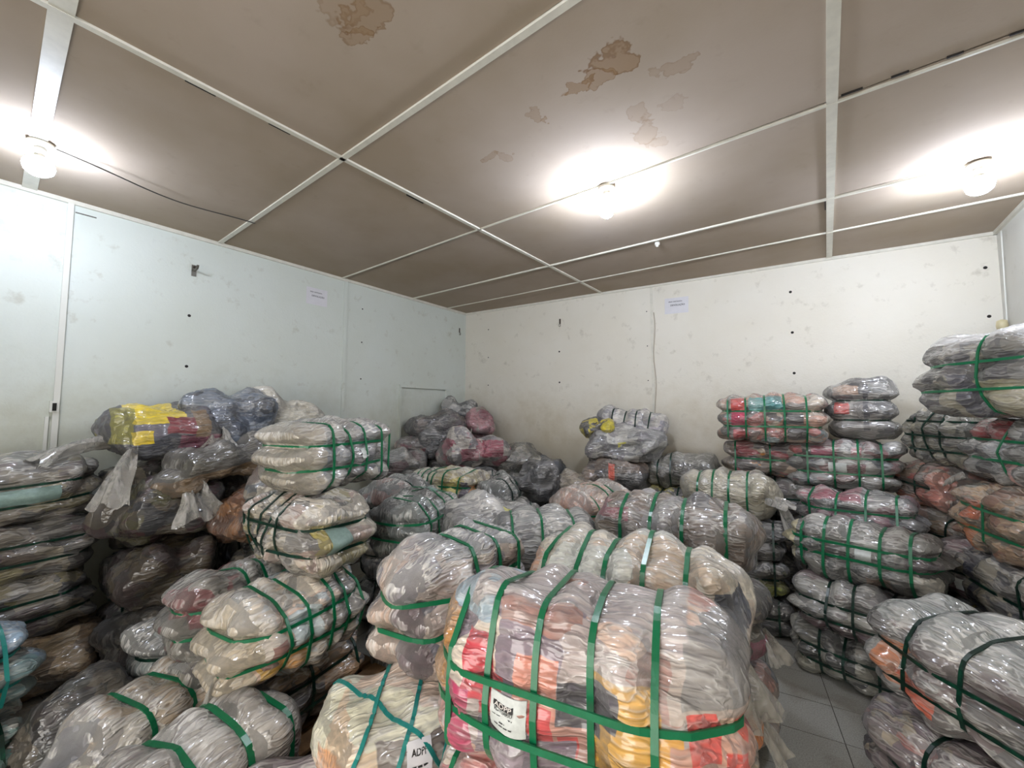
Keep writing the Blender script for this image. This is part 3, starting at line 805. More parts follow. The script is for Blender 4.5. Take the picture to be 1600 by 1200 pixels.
S('K4', (-3.25, 1.42, 1.0), 80, (.42, .34, .26), ['#9a8f7d', '#5a6068', '#b5aa96', '#7a6558', '#c0b8a8'], 'small patterned sack wedged behind the striped grey bale', film=.3, flaps=[((-.6, -.9, .2), (-.3, -.6, -.7), .18, .16, 31)])
S('T4', (-3.62, 1.10, 1.18), 102, (.74, .40, .24), ['#55514a', '#66604f', '#46433f', '#5f5a50'], 'long grey sack with a tan underside below the blue denim sack', film=.2, tint=.75, patches=[(0, -.2, .06, .5, .15, .06, '#8d7145')], tilt=(0, -9))  # tint lowered to paint in the shadow on this sack
S('T4b', (-3.98, 1.48, .70), 95, (.6, .44, .70), DARKMIX, 'dark bulging sack against the left wall under the white sack', film=.1)
S('T4c', (-4.08, .80, .70), 95, (.5, .30, .64), DARKMIX, 'dark bulging sack against the left wall under the yellow-topped sack', film=.1)
S('T1', (-3.90, .81, 1.34), 96, (.64, .52, .39), ['#4a4e5a', '#3c3d42', '#5f6168', '#75707a', '#55504c'], 'big clear sack with a bright yellow cloth on top', film=.20, lump=.016,
  patches=[(-.12, -.10, .36, .17, .30, .09, '#f6c81a'), (.02, -.26, .26, .10, .12, .06, '#8a1f36'), (.15, -.26, .12, .14, .12, .07, '#96566a'), (.14, -.25, .27, .05, .1, .1, '#8d7350'), (-.29, -.02, .26, .05, .3, .12, '#9a9430'), (-.20, -.26, .18, .05, .1, .045, '#e6c630')],
  flaps=[((-.95, -.2, .40), (-1, -.15, -.02), .34, .30, 7), ((-.7, -.9, .3), (-.55, -.6, -.75), .34, .22, 8)])
S('T2', (-3.98, 1.24, 1.42), 84, (.62, .52, .40), ['#5a6678', '#4a5464', '#6f7c8e', '#3d4552', '#7f8894'], 'shiny sack of blue-grey denim at the top of the left pile', film=.28, flaps=[((-.3, -.95, .35), (-.2, -.8, -.4), .18, .22, 9)])
S('T3', (-4.06, 1.66, 1.40), 79, (.60, .42, .44), ['#b8b2a2', '#cbc5b5', '#a39c8b', '#d5d0c2'], 'whitish sack behind the blue denim sack against the left wall', film=.45, tint=.95)

# ------------------------------------------------------------------ centre front
B('F1', (-.60, 1.10, .75), 15, (.81, .47, .42), ['#c9a794', '#d8b9a5', '#b98a7c', '#c4b3a5', '#8f7f88', '#d9c9ba', '#a87f74', '#b7a8a4'], 'large colourful bale in front with a yellow patch and printed paper label',
  gx=[-.80, -.47, -.14, .20, .57], gz=[-.32, .22], sw=.017, tint=1.12, film=.24, cell=.15, dz=.022, dx=.014, r=.155, gxr=1, puff=.028, end=.3,
  patches=[(.155, -.2, .22, .080, .15, .115, '#e3a512'), (.245, -.2, .19, .035, .15, .075, '#dba01c'), (.05, -.22, .245, .055, .1, .05, '#4a4250'), (.115, -.22, .27, .03, .1, .045, '#4d4552'),
           (-.225, -.2, .275, .045, .12, .07, '#c01f3c'), (-.175, -.2, .22, .03, .12, .05, '#c8283f'), (-.285, -.2, .13, .045, .12, .10, '#b0245f'), (-.06, -.2, .27, .055, .12, .065, '#cf8f7c'),
           (-.045, -.2, .18, .03, .12, .05, '#c2242f'), (.02, -.22, .135, .025, .1, .03, '#c22a24'), (-.02, -.2, .07, .06, .12, .08, '#85707f'), (-.38, -.1, .27, .05, .2, .10, '#b07f2a'),
           (.335, -.22, .33, .085, .12, .05, '#b5a59a'), (.34, -.2, .13, .09, .15, .11, '#c79a86'), (.32, -.2, .25, .03, .12, .045, '#e0564a'), (.385, -.17, .12, .025, .07, .10, '#e2452f'), (.38, -.1, .22, .03, .06, .05, '#e86048'), (.39, .0, .26, .06, .12, .07, '#a84a48'), (.38, .0, .36, .1, .3, .06, '#8a8480'), (-.30, .0, .42, .1, .25, .05, '#9fb0ba'), (.14, .02, .43, .1, .12, .05, '#d2b93c'), (.0, .05, .43, .3, .2, .03, '#b5aaa6')])
B('F1b', (-.62, 1.12, .375), 12, (.83, .48, .375), ['#b5524f', '#c9a08a', '#8f7f74', '#d0bfae', '#b98d72', '#6d625c', '#c4b09a'], 'bale with red cloth right under the large colourful bale', gx=4, gz=1, film=.35, flaps=[((.95, -.3, .5), (.6, -.4, -.8), .12, .16, 21)])
B('F1c', (-.62, 1.14, 0), 10, (.80, .48, .375), WARM, 'beige bale on the floor at the bottom of the front stack', gx=4, gz=1, film=.35)
B('F2', (-.65, 1.60, .79), 10, (.81, .43, .40), ['#c9bda9', '#d5cbba', '#b8a994', '#cbb59c', '#ded6c9', '#c2b3a3'], 'cream bale with a navy patch on its end behind the large colourful bale',
  gx=[-.72, -.42, -.1, .22, .52], gz=0, tint=1.15, film=.40, cell=.2, sw=.017, streak=.8, patches=[(.37, -.13, .20, .04, .10, .12, '#3a4358'), (.33, -.2, .26, .03, .06, .06, '#333c52'), (-.38, -.1, .2, .06, .2, .12, '#c99b78')],
  flaps=[((.9, -.4, .25), (.5, -.3, -.8), .16, .18, 22)])
B('F2b', (-.64, 1.62, .40), 8, (.84, .45, .39), ['#b9a58d', '#d0c4b3', '#a98f78', '#c9b49a', '#8d8278'], 'bale with an orange patch on its end below the cream bale with the navy patch', gx=4, gz=1, film=.38, patches=[(.42, -.1, .3, .06, .06, .06, '#d0821c')],
  flaps=[((.98, 0, .6), (.7, -.2, -.6), .11, .14, 24)])
B('F2c', (-.62, 1.64, 0), 6, (.84, .46, .40), ['#c9b08d', '#bfa98f', '#a3907c', '#d0bfa5', '#86786c'], 'rounded beige bale on the floor beside the tiled aisle', gx=4, gz=1, film=.35)
B('F3', (-.73, 2.46, .82), 8, (.84, .47, .385), ['#6d6a6c', '#7d6a5c', '#55555c', '#8d8a8c', '#5f5048', '#9a959a', '#77604f'], 'shiny dark grey and brown bale with four straps behind the cream bale',
  gx=[-.58, -.2, .15, .66], gz=0, film=.32, cell=.16, sw=.018, patches=[(-.3, -.1, .3, .1, .2, .03, '#9a4a5c'), (.12, -.2, .16, .25, .1, .06, '#6d523c'), (-.35, -.2, .15, .08, .15, .1, '#70614e')], streak=.8)
B('F3b', (-.72, 2.47, .42), 6, (.86, .47, .40), DARKMIX, 'grey bale under the shiny dark bale with four straps', gx=4, gz=1, film=.3, flaps=[((.95, -.2, .4), (.7, -.5, -.5), .13, .16, 26)], patches=[(.42, -.1, .1, .06, .1, .06, '#a8506c')])
B('F3c', (-.70, 2.48, 0), 5, (.86, .48, .42), MIXED, 'mixed bale on the floor below the shiny dark bale with four straps', gx=4, gz=1, film=.3)
B('F4', (-.69, 3.96, .82), 4, (.73, .42, .36), ['#bdb6a2', '#cac4b2', '#aca48f', '#c4bca8'], 'ivory bale with four straps and a knotted film tail at its end', gx=[-.62, -.28, .05, .38], gz=0, tint=1.1, film=.4, cell=.25, sw=.015, streak=.9,
  flaps=[((.7, -.75, .45), (.9, -.45, .25), .20, .20, 27), ((.92, -.6, .5), (.6, -.5, -.9), .20, .15, 28)])
B('F5a', (-.66, 3.86, .55), 4, (.76, .44, .27), BLACKS, 'dark bale directly under the ivory bale', gx=3, gz=1, film=.32, strap=m_dkgreen)
B('F5b', (-.66, 3.85, .28), 5, (.76, .44, .27), ['#3a3a3c', '#55534f', '#2a2a2d', '#7a7a2c', '#6d6862'], 'dark bale with a touch of lime, second under the ivory bale', gx=3, gz=1, film=.3, strap=m_dkgreen, patches=[(.3, -.2, .05, .06, .1, .04, '#9aa030')])
B('F5c', (-.66, 3.84, 0), 6, (.76, .44, .28), BLACKS, 'dark bale on the floor below the ivory bale', gx=3, gz=1, film=.25, strap=m_dkgreen)
B('M1', (-1.38, 1.35, .67), 92, (.74, .41, .46), ['#8a8284', '#a89890', '#6d6a74', '#bfae9f', '#7d7680', '#c4b0a2'], 'grey-pink bale with its puffy end facing front, left of the large colourful bale', gx=[-.1, .3, .62], gz=[-.28, .26], tint=1.05, film=.45, dz=.03, cell=.14, sw=.018, streak=.8,
  patches=[(-.36, .03, .23, .06, .06, .3, '#c2a795'), (-.36, -.12, .1, .05, .08, .2, '#77666a'), (.1, 0, .46, .3, .3, .05, '#8f9094')])
r_, m2s = B('M2', (-1.30, .98, 0), 63, (.47, .42, .665), ['#d0b79d', '#dcc7b0', '#c4a58a', '#cdb7a6', '#e0d0bd'], 'upright peach bale with crossed teal straps and a printed label', gx=0, gz=0, tint=1.3, film=.30, cell=.2, r=.11,
  patches=[(.2, -.1, .3, .05, .3, .22, '#5a5450'), (.1, -.18, .58, .2, .1, .05, '#6d6058'), (-.22, 0, .3, .04, .3, .3, '#d89a6c')])
B('M2b', (-1.56, .72, 0), 60, (.40, .30, .42), ['#7a6a74', '#94868c', '#5f5058', '#a89aa0'], 'small grey-mauve bale on the floor at the foot of the upright peach bale', gx=2, gz=0, film=.4, strap=m_dkgreen)
B('M1b', (-1.38, 1.55, 0), 92, (.62, .42, .665), MIXED, 'tall mixed bale hidden behind the upright peach bale', gx=3, gz=2)

# ------------------------------------------------------------------ centre back, the heap
B('M3', (-2.32, 1.90, .74), 112, (.72, .45, .385), ['#55605c', '#3f4a48', '#6f7a76', '#4d4f4e', '#7f8a86', '#363c3c'], 'dark green-grey bale criss-crossed by straps behind the pallet stack', gx=[-.6, -.25, .1, .45, .8], gz=[-.3, .3], tint=0.8, film=.3, dz=.022, stickers=[('+z', .0, .25, -.5, .1, m_sticker_teal)])
B('M4', (-2.98, 2.20, .74), 115, (.76, .45, .38), ['#6d7274', '#858a8a', '#565b5c', '#989a98', '#a07f78'], 'blue-grey bale of soft rolls behind the striped bale', gx=[-.4, 0, .4, .75], gz=1, tint=0.85, film=.35, strap=m_dkgreen)
B('M5', (-2.95, 2.83, .74), 6, (.79, .48, .385), ['#c9bf9c', '#b5a77a', '#d5ccb2', '#a3937a', '#c2b04f', '#8f7f6d', '#ddd6c4'], 'cream and yellow bale with a dense row of straps in the middle of the heap', gx=[-.8, -.6, -.4, -.15, .2, .6], gz=2, tint=1.0, film=.32, patches=[(.38, -.1, .22, .05, .08, .06, '#c98a1e'), (.3, -.22, .22, .04, .1, .1, '#4d3a55'), (.15, -.22, .2, .09, .1, .1, '#cfc27a')])
S('M6', (-1.90, 2.16, .745), 61, (.58, .42, .25), ['#9a9a9a', '#b5b3ae', '#7a7a7c', '#55565a', '#c2c0ba'], 'crumpled grey sack with a lime yellow patch in the middle of the heap', tint=.85, film=.42, patches=[(.18, -.12, .22, .07, .1, .1, '#d9d42a')])
B('M7', (-1.45, 2.22, .67), 42, (.72, .44, .385), ['#8a8e8f', '#a0a3a2', '#72767a', '#b0b0ac', '#606468'], 'silver grey bale behind the grey-pink bale', gx=[-.6, -.1, .4], gz=0, tint=0.8, film=.42, streak=.8, strap=m_green)
B('M8', (-1.66, 3.30, .66), 80, (.78, .47, .385), ['#c9ab96', '#b8a294', '#d5bfae', '#a89a90', '#c29a86'], 'peach bale with diagonal green straps in front of the orange-spotted black sack', gx=[-.6, -.2, .3], gz=1, film=.36, cell=.18)
B('M9', (-2.47, 3.00, .72), 98, (.50, .36, .36), ['#5f6864', '#4a524f', '#7a827d', '#3d4341', '#6f6a66'], 'short dark green-grey bale lying beside the open black bag', gx=[-.3, .1, .5], gz=0, strap=m_dkgreen, tint=0.8, film=.32)
S('M10', (-2.38, 3.44, .78), 35, (.54, .42, .38), ['#3d3d40', '#55565a', '#2d2d30', '#6d6d70'], 'open black plastic bag with a torn dark mouth on the heap', film=.18, cat='bag', name='plastic_bag', dents=[(.3, -.75, .75, .17, .15), (-.5, -.5, .85, .13, .11)], patches=[(.08, -.13, .28, .085, .10, .09, '#08080a'), (-.13, -.08, .30, .07, .07, .08, '#0a0a0c')], crease=.02)  # black patches paint the shade inside the dented mouth
S('M11', (-2.60, 4.05, .82), 31, (.38, .32, .34), ['#3a3f45', '#2f3236', '#555b62', '#70767c'], 'small black bag against the back wall behind the open black bag', film=.18, cat='bag', name='plastic_bag')
B('M12', (-2.20, 2.72, .70), 35, (.6, .36, .24), ['#4a4a48', '#6d6a66', '#35363a', '#8a8580'], 'low dark bale between the short green-grey bale and the silver grey bale', gx=4, gz=0, strap=m_dkgreen, film=.3)
S('M13', (-2.05, 3.75, .72), 50, (.55, .42, .30), ['#8a7f6a', '#6d6455', '#7a6a58', '#9a8f7d'], 'drab sack with a scrap of red cloth behind the peach bale', film=.25, patches=[(.02, -.15, .2, .04, .1, .05, '#c23a2a')])
# back left pile in the corner
PK = 'sacks piled in the room corner'
S('P1', (-4.16, 4.06, 1.56), 50, (.40, .30, .30), ['#8f9092', '#b5b3b0', '#5f6062', '#3f4042', '#c9c7c2'], 'silver grey bag, topmost of the pile in the room corner', film=.4, tilt=(0, 18), r=.08)
S('P2', (-4.03, 3.66, 1.37), 59, (.64, .40, .31), ['#4a4648', '#6d6660', '#35343a', '#8a7f78', '#57474d'], 'long dark sack under the silver grey bag in the corner', film=.22, tilt=(0, -6))
S('P3', (-3.86, 4.16, 1.30), 53, (.46, .38, .38), ['#a86a74', '#b88088', '#8d5560', '#9a8f86'], 'pink sack at the right of the corner pile, below the silver bag', film=.25)
S('P4', (-4.12, 3.28, 1.06), 62, (.40, .38, .32), ['#8a7a70', '#a39486', '#7a4a50', '#5f5652'], 'small brown and maroon sack at the left of the corner pile', film=.28)
S('P5', (-3.90, 3.60, 1.10), 57, (.62, .42, .34), ['#3a3a3d', '#4d4d50', '#2c2c2f', '#646466'], 'black striped sack in the middle of the corner pile', film=.25)
S('P6', (-3.30, 3.50, 1.05), 50, (.70, .45, .37), ['#a89f98', '#8d868a', '#a8606c', '#c9c0b6', '#7a7470'], 'sack of white and raspberry clothes at the front of the corner pile', film=.3, patches=[(.2, -.18, .22, .12, .15, .10, '#a84a60'), (-.05, -.2, .15, .1, .1, .07, '#9a4a5a')], flaps=[((-.1, -.4, .98), (.1, 0, 1), .12, .05, 33)])
S('P7', (-3.98, 3.02, .92), 65, (.50, .42, .30), ['#8a8a86', '#6d6a66', '#9f9a90', '#7a5f60'], 'greyish sack low at the left of the corner pile', film=.35)
S('P8', (-3.05, 3.98, .90), 30, (.72, .46, .36), ['#7a7266', '#6d6a5c', '#8f8878', '#5a564c'], 'drab olive sack against the back wall right of the corner pile', film=.25)
# pile against the back wall
B('Q1', (-1.78, 4.47, 1.36), 9, (.74, .40, .36), ['#b5b0aa', '#c9c4bd', '#9a979c', '#a8a0a8', '#8f8d98'], 'whitish bale with four dark straps, topmost against the back wall', gx=[-.45, -.1, .25, .58], gz=0, strap=m_dkgreen, film=.38, streak=.9, tilt=(0, 5))
S('Q2', (-2.00, 4.13, 1.40), 13, (.32, .28, .20), ['#c9b81e', '#d5c62a', '#2d2c30', '#55534f'], 'yellow and black bundle under the whitish bale', film=.2, name='clothing_bundle', cat='bundle')
S('Q3', (-1.74, 4.14, 1.17), 13, (.66, .38, .30), ['#8a8a8c', '#a3a2a0', '#6a6a6d', '#b8b6b0', '#77727a'], 'silvery grey sack with a pale triangle, below the yellow bundle', film=.32, r=.12, patches=[(.02, -.18, .24, .06, .1, .05, '#c9c6c0'), (.02, -.2, .17, .04, .1, .03, '#c4bf3a')])
S('Q4', (-1.78, 4.12, .82), 13, (.62, .42, .37), ['#6d5a4c', '#55463c', '#83705f', '#40383a'], 'sack with black cloth at one end and an orange scrap, below the silvery sack', film=.22, r=.10, patches=[(.18, -.15, .14, .14, .2, .12, '#1c1e24'), (-.02, -.2, .26, .035, .1, .08, '#d8562a')])
B('Q5', (-1.20, 4.40, .92), 8, (.72, .40, .33), ['#55554f', '#6d6c64', '#3f3f3b', '#7f7c70', '#4a4438'], 'dark grey bale with two straps right of the orange-spotted sack', gx=[-.6, -.25], gz=0, strap=m_dkgreen, film=.3)
B('Q6', (-1.27, 4.28, .66), 8, (.60, .40, .25), ['#b5a81e', '#3a3a3d', '#55534f', '#c9bd3a', '#6d6862'], 'small yellow and black bale under the dark two-strap bale', gx=[-.3, .2], gz=0, strap=m_dkgreen, film=.25)
# buried lower layers of the heap
FILL = 'bales buried in the lower layers of the heap'
for k, (x, y, z, ya, hh) in enumerate([(-2.32, 1.90, 0, 108, .37), (-2.32, 1.90, .37, 112, .37), (-2.98, 2.18, 0, 112, .37), (-2.98, 2.2, .37, 115, .37), (-2.95, 2.85, 0, 4, .37), (-2.95, 2.84, .37, 6, .37),
        (-1.92, 2.18, 0, 60, .37), (-1.92, 2.17, .37, 61, .375), (-1.42, 2.30, 0, 44, .33), (-1.44, 2.26, .33, 42, .34), (-1.66, 3.22, 0, 82, .33), (-1.66, 3.28, .33, 80, .33), (-2.36, 3.10, 0, 60, .36), (-2.36, 3.12, .36, 62, .35),
        (-2.45, 3.75, 0, 35, .38), (-2.42, 3.70, .38, 33, .38), (-1.78, 4.24, 0, 10, .41), (-1.78, 4.22, .41, 12, .41), (-1.22, 4.36, 0, 8, .33), (-1.24, 4.34, .33, 8, .33), (-3.02, 4.0, 0, 20, .45), (-3.02, 3.99, .45, 25, .45), (-3.93, 3.58, 0, 60, .55), (-3.93, 3.6, .55, 58, .55), (-3.78, 4.12, 0, 40, .65), (-3.80, 4.14, .65, 42, .65), (-3.32, 3.45, 0, 50, .52), (-3.32, 3.47, .52, 50, .52), (-3.98, 3.02, 0, 65, .46), (-3.98, 3.02, .46, 65, .46), (-3.98, 1.48, 0, 95, .70), (-4.10, .82, 0, 95, .70)]):
    B('fill%d' % k, (x, y, z), ya, (.54 if x < -3.5 else .66, .30 if x < -4.05 else .42, hh), DARKMIX if k % 3 else GREY, 'dark strapped bale buried in the lower layers of the heap', gx=3, gz=1, group=FILL, strap=m_dkgreen, film=.25, res=.03)

# ------------------------------------------------------------------ right side
B('R1', (-.42, 4.42, 1.42), 6, (.86, .5, .42), ['#a88a78', '#8d9a98', '#b5a594', '#6f6862', '#c49a84', '#7d746c', '#b07068', '#d0c2b0'], 'bale with red, turquoise and dotted cloth, high against the back wall', gx=[-.78, -.42, -.08, .26, .62], gz=2, film=.22,
  patches=[(-.24, -.22, .33, .06, .12, .07, '#c8443c'), (-.1, -.22, .34, .06, .12, .06, '#6fa39e'), (.03, -.22, .35, .07, .12, .06, '#5f9a98'), (-.24, -.22, .2, .06, .12, .06, '#c0506c'), (.17, -.22, .21, .07, .12, .05, '#3f3a3c'), (.2, -.22, .08, .07, .12, .05, '#4a4446'), (-.22, -.22, .06, .06, .12, .05, '#b84a50')])
B('R2', (.25, 4.66, 1.455), 0, (.48, .46, .50), ['#6a6866', '#545250', '#807c78', '#46454a', '#918c86'], 'dark grey bale of three fat rolls with a small red spot, high at the back', gx=0, gz=2, film=.32, dz=.05, strap=m_dkgreen, patches=[(-.15, -.22, .27, .05, .1, .05, '#d0453c'), (-.12, -.22, .42, .08, .1, .04, '#b59a86'), (.01, -.22, .27, .018, .1, .2, '#23243a')])
B('R3', (.07, 4.58, 1.04), -2, (.80, .48, .41), ['#757470', '#8d8c88', '#5d5c5a', '#9f9c95', '#6b6e70', '#84605f'], 'grey bale with a white tag and a pink streak beneath the dark three-roll bale', gx=[-.5, -.1, .3, .7], gz=2, film=.32, patches=[(-.1, -.22, .32, .09, .12, .035, '#a8506a'), (-.3, -.2, .33, .05, .12, .03, '#b0605f'), (.12, -.22, .33, .03, .1, .03, '#a3505a')], stickers=[('-y', -.16, .14, -.28, .12)])
B('R3b', (-.44, 4.60, 1.09), 6, (.74, .47, .33), ['#b5a08c', '#8d7f74', '#c98a2a', '#a84a55', '#6d6460', '#5a4a55', '#c9b8a5'], 'flat bale with ochre and crimson rolls under the red and turquoise bale', gx=3, gz=1, film=.22)
B('R3c', (-.42, 4.62, .74), 5, (.8, .48, .35), DARKMIX, 'dark bale two below the red and turquoise bale at the back wall', gx=3, gz=1, strap=m_dkgreen)
B('R3d', (-.42, 4.62, .37), 5, (.8, .48, .37), DARKMIX, 'dark bale three below the red and turquoise bale at the back wall', gx=3, gz=1, strap=m_dkgreen, res=.03)
B('R3e', (-.42, 4.62, 0), 5, (.8, .48, .37), GREY, 'grey bale on the floor below the red and turquoise bale', gx=3, gz=1, strap=m_dkgreen, res=.03)
B('R4', (.14, 4.05, .75), -8, (.75, .45, .34), ['#5a5a5c', '#70706f', '#474749', '#8a8886', '#7f5560'], 'flattened dark bale with pink rolls on top of the white-labelled bale', gx=[-.65, -.25, .2, .65], gz=2, film=.34, patches=[(-.15, -.1, .33, .2, .2, .04, '#a04a5f')], stickers=[('-y', -.12, .02, -.5, -.1), ('-y', .10, .26, -.5, -.15)])
B('R4b', (.16, 4.08, .38), -6, (.8, .46, .38), DARKMIX, 'dark bale behind the white-labelled bale, second from the floor', gx=3, gz=1, strap=m_dkgreen, res=.03)
B('R4c', (.16, 4.08, 0), -6, (.8, .46, .38), DARKMIX, 'dark bale on the floor behind the white-labelled bale', gx=3, gz=1, strap=m_dkgreen, res=.03)
B('R3f', (.1, 4.62, .62), -2, (.6, .48, .42), DARKMIX, 'dark bale under the grey bale with the pink streak', gx=3, gz=1, strap=m_dkgreen, res=.03)
B('R3g', (.1, 4.62, .30), -2, (.6, .48, .32), DARKMIX, 'dark bale at the back wall two below the grey bale with the pink streak', gx=3, gz=1, strap=m_dkgreen, res=.03)
B('R3h', (.1, 4.62, 0), -2, (.6, .48, .30), DARKMIX, 'dark bale on the floor below the grey bale with the pink streak', gx=3, gz=1, strap=m_dkgreen, res=.03)
B('R5', (.15, 3.53, .59), -13, (.79, .44, .37), ['#5f605c', '#757570', '#4a4b49', '#8f8d86', '#6d6660', '#55504a'], 'charcoal bale with white paper label and cream left end, above the aisle on the right', gx=[-.74, -.42, -.08, .25, .62], gz=[-.02, .45], film=.32, sw=.016,
  patches=[(-.38, -.1, .2, .05, .2, .18, '#c2b894'), (.32, -.2, .1, .08, .12, .06, '#d0cabc'), (.30, -.2, .24, .08, .1, .06, '#4a3540'), (.1, -.2, .06, .06, .1, .05, '#a08878')], stickers=[('-y', -.02, .18, .02, .42)])
B('R6', (.17, 3.42, .30), -13, (.80, .45, .30), ['#8a8984', '#6f6c70', '#a8a69e', '#5c5a58', '#6d4a52', '#b5b2a8'], 'grey bale with maroon lower roll, second from the floor by the aisle', gx=[-.45, -.1, .25, .6], gz=2, film=.34, strap=m_dkgreen, patches=[(-.1, -.2, .04, .25, .12, .05, '#5f3a44')])
B('R7', (.15, 3.46, 0), -12, (.80, .45, .30), ['#a8a598', '#8f8d82', '#3a3c3c', '#bab6a8', '#75746c'], 'black and white bale standing on the floor tiles at the right of the aisle', gx=[-.55, -.2, .2, .6], gz=2, film=.3, strap=m_dkgreen, patches=[(-.1, -.2, .2, .07, .1, .09, '#26292a'), (-.27, -.2, .15, .05, .1, .05, '#2f3330')])
B('R9', (.53, 2.40, .43), -46, (.85, .52, .42), ['#7a7a78', '#93928e', '#5f5c5c', '#6a4f50', '#a5a39c', '#55514e'], 'silver and maroon bale with an orange cloth, nearest on the right of the aisle', gx=[-.5, 0, .5], gz=[-.35, .2], film=.42, strap=m_dkgreen, cell=.17,
  patches=[(-.28, -.22, .20, .05, .12, .08, '#d0803a'), (-.17, -.24, .13, .07, .1, .06, '#d8652c'), (.02, -.2, .28, .2, .12, .06, '#55383c'), (.1, 0, .42, .5, .4, .06, '#8d918c')], streak=.8)
B('R10', (.50, 2.38, 0), -44, (.84, .52, .43), ['#5f4a55', '#75626c', '#4a3a44', '#8a7a7c', '#a89a84', '#b0625a'], 'purple bale on the floor under the silver and maroon bale', gx=[-.3, .3], gz=[-.4, .15], film=.28, strap=m_dkgreen)
# along the right-hand wall
OLIVE = ['#6d6a5c', '#84806e', '#55544a', '#9a947f', '#4d4a48', '#7a7468', '#a8a08a']
BROWN = ['#a88a6c', '#8d7a62', '#b89c80', '#7a6a55', '#c2a585', '#96705a', '#6d6858']
B('S1', (.80, 3.42, 1.66), -62, (.78, .47, .46), ['#6f6c66', '#8a857a', '#57544f', '#a39c88', '#4f4c50', '#7d7a70'], 'olive grey bale with a white film top, highest on the right', gx=[.2], gz=2, tint=0.85, film=.28, dz=.04, patches=[(.2, -.22, .1, .14, .12, .1, '#b8b094'), (.02, -.22, .12, .05, .12, .12, '#4a4858'), (.1, 0, .46, .4, .4, .03, '#d0cdc8')])
B('S2', (.76, 4.28, 1.30), -66, (.70, .42, .44), OLIVE, 'drab patchwork bale behind the highest bale on the right', gx=[-.5, -.1, .3], gz=3, tint=0.85, film=.2, dz=.024, strap=m_dkgreen)
B('S3', (.91, 3.58, 1.27), -78, (.76, .40, .38), ['#6a6a68', '#84827e', '#514f50', '#a8a5a0', '#5d5a55'], 'bale with a crimson roll directly below the highest bale on the right', gx=[.3], gz=[-.2, .4], tint=0.9, film=.25, patches=[(-.1, -.22, .32, .2, .2, .06, '#b02a3c'), (.1, -.2, .2, .08, .12, .06, '#b5b5b5'), (.15, -.2, .08, .05, .1, .07, '#c99a94')],
  flaps=[((-.85, -.8, .05), (-.4, -.6, -.3), .10, .12, 41)])
B('U1', (.70, 4.42, .98), -70, (.70, .44, .32), ['#b5705f', '#c28874', '#a05a50', '#94806d', '#7a6a5e'], 'salmon pink bale in the gap under the drab patchwork bale', gx=[0], gz=1, film=.22, strap=m_dkgreen, patches=[(-.3, -.15, .04, .08, .12, .06, '#c9a42a')])
B('U1b', (.70, 4.42, .5), -70, (.74, .46, .48), BROWN, 'brown bale below the salmon pink bale', gx=2, gz=2, film=.2, strap=m_dkgreen, tint=.8)
B('U1c', (.70, 4.42, 0), -70, (.76, .46, .50), DARKMIX, 'dark bale on the floor below the salmon pink bale', gx=2, gz=1, film=.2, strap=m_dkgreen, res=.03)
B('S4', (.90, 3.50, .89), -75, (.80, .50, .38), BROWN, 'tan and orange bale with two level green straps below the crimson-rolled bale', gx=[-.1], gz=2, film=.2, patches=[(-.36, 0, .3, .05, .3, .05, '#8d3f4a'), (-.1, -.24, .24, .05, .1, .05, '#b5622f'), (-.15, -.24, .08, .06, .1, .07, '#c07a45')])
B('S5', (.90, 3.42, .54), -74, (.80, .50, .35), ['#7a7266', '#8f8878', '#3f3d45', '#a39a86', '#66605a'], 'grey-brown bale with a navy band under the tan and orange bale', gx=[.4], gz=1, film=.24, strap=m_dkgreen, patches=[(-.2, -.24, .22, .03, .1, .2, '#23253a')])
B('U3', (.74, 3.78, .55), -50, (.5, .4, .33), ['#5f4a4a', '#4a3c40', '#7a6a62', '#8d8a80', '#6d3a48'], 'maroon bale with a white sticker wedged behind the grey-brown bale', gx=[.2], gz=1, film=.22, strap=m_dkgreen, stickers=[('-y', -.1, .5, -.7, -.2)])
B('S6', (.88, 3.40, .20), -74, (.80, .50, .34), ['#6f6c66', '#85827a', '#5a5752', '#97938a'], 'grey bale with a lemon patch low by the right-hand wall', gx=[-.4, .1, .6], gz=1, film=.3, strap=m_dkgreen, patches=[(-.36, -.1, .28, .08, .2, .07, '#c9b428')])
B('S7', (.88, 3.40, 0), -74, (.80, .50, .20), DARKMIX, 'flat dark bale on the floor by the right-hand wall', gx=2, gz=0, film=.2, strap=m_dkgreen, res=.03)
B('U3b', (.74, 3.78, 0), -50, (.40, .34, .55), DARKMIX, 'dark bale on the floor under the maroon bale with a white sticker', gx=2, gz=1, film=.2, strap=m_dkgreen, res=.03)
#ENDLAYOUT

# ------------------------------------------------------------------ printed labels, crossed straps, pallet
root, sh = INFO['F1']
pl = sticker(sh, root, '-y', -.44, -.19, -.27, .13, m_sticker)
pl['label'] = 'white printed paper label'
print_on(sh, pl, '-y', -.415, -.265, -.005, .055, bar=True, name='logo_block')
m_logo_txt = plain('logo_letter', '#d9d3cb', .6)
print_on(sh, pl, '-y', -.405, -.275, .008, .045, 'ADPP', m_logo_txt, out=.0068)
print_on(sh, pl, '-y', -.41, -.27, -.045, -.015, 'VESTUARIO')
for v0, u0, u1 in ((-.09, -.42, -.27), (-.145, -.36, -.32), (-.185, -.40, -.27)):
    u = u0
    while u < u1:
        print_on(sh, pl, '-y', u, min(u + .028, u1), v0, v0 + .012, bar=True, name='print_line'); u += .036
root, sh = INFO['M2']
pl = sticker(sh, root, '-y', -.02, .32, .58, .90, m_paper); pl['label'] = 'white printed paper label'
print_on(sh, pl, '-y', .04, .26, .77, .83, 'ADPP')
for v0 in (.69, .65):
    for u in (.04, .12, .20): print_on(sh, pl, '-y', u, u + .06, v0, v0 + .012, bar=True, name='print_line')
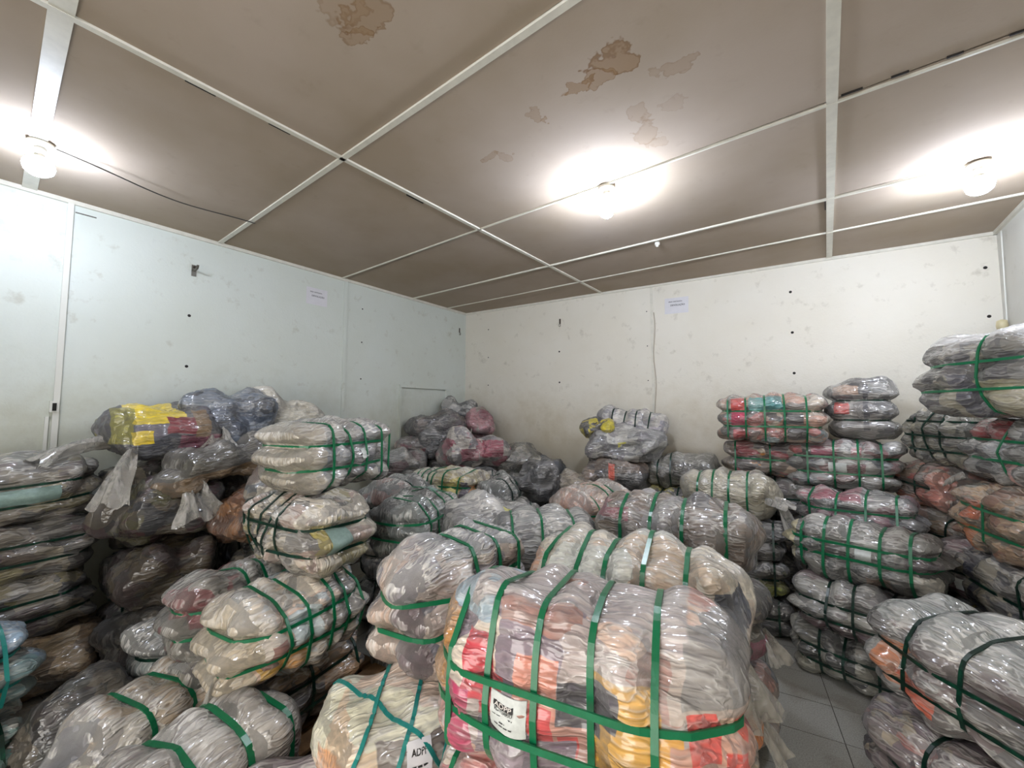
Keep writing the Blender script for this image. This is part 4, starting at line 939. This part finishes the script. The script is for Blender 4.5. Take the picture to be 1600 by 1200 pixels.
# diagonal bands wrapped round the upright bale
def diagonal_strap(sh, root, psi, off_, width, mat):
    n = 96
    t = np.linspace(0, 2 * np.pi, n, endpoint=False)
    m = np.array((0, -.70, .714)); up = np.array((0, .714, .70)); rt = np.array((1.0, 0, 0))   # the strap planes all pass through the front shoulder
    e1 = math.cos(psi) * rt + math.sin(psi) * up
    D = np.cos(t)[:, None] * e1 + np.sin(t)[:, None] * m
    C = np.array((0, -.02, .18)) + np.cross(m, e1) * off_
    def cast(o_):
        q = C + o_                                               # march outwards to the cube that the shape is mapped from
        hh = sh.h; Ds = np.where(np.abs(D) < 1e-6, 1e-6, D)
        k = np.where(Ds > 0, (hh - q) / Ds, (-hh - q) / Ds).min(1)
        return (q + D * k[:, None]) / hh
    P = np.clip(cast(np.zeros(3)), -1, 1)
    p = sh(P, .004)
    tn = np.roll(p, -1, 0) - np.roll(p, 1, 0); tn /= np.linalg.norm(tn, axis=1)[:, None]
    c = np.array((0, 0, sh.h[2])); nn = p - c; nn -= tn * (nn * tn).sum(1)[:, None]; nn /= np.linalg.norm(nn, axis=1)[:, None]
    bb = np.cross(tn, nn)
    V = np.stack([p - bb * width / 2 - nn * .001, p + bb * width / 2 - nn * .001, p + bb * width / 2 + nn * .002, p - bb * width / 2 + nn * .002], 1)
    F = [(i * 4 + k, ((i + 1) % n) * 4 + k, ((i + 1) % n) * 4 + (k + 1) % 4, i * 4 + (k + 1) % 4) for i in range(n) for k in range(4)]
    return mesh_obj('strap', V.reshape(-1, 3), np.array(F), mat, root)
for psi, off_ in ((-.85, .0), (1.05, -.15), (1.05, -.02), (1.05, .11)):
    diagonal_strap(sh, root, psi, off_, .014, m_teal)

m_wood = plain('pallet_wood', '#7a5c3c', .75, grain=.3, gscale=18)
pal = empty('wooden_pallet', (-2.25, 1.04, 0), 98); tag(pal, 'brown wooden pallet under the left-hand stack of bales', 'pallet')
for y in np.linspace(-.36, .36, 6):
    box('deck_board', (-.55, y - .05, .108), (.55, y + .05, .128), m_wood, pal, .003)
for x in (-.5, 0, .5):
    box('stringer', (x - .045, -.41, .02), (x + .045, .41, .108), m_wood, pal, .003)
for x in (-.5, 0, .5):
    box('bottom_board', (x - .05, -.41, 0.001), (x + .05, .41, .02), m_wood, pal, .002)
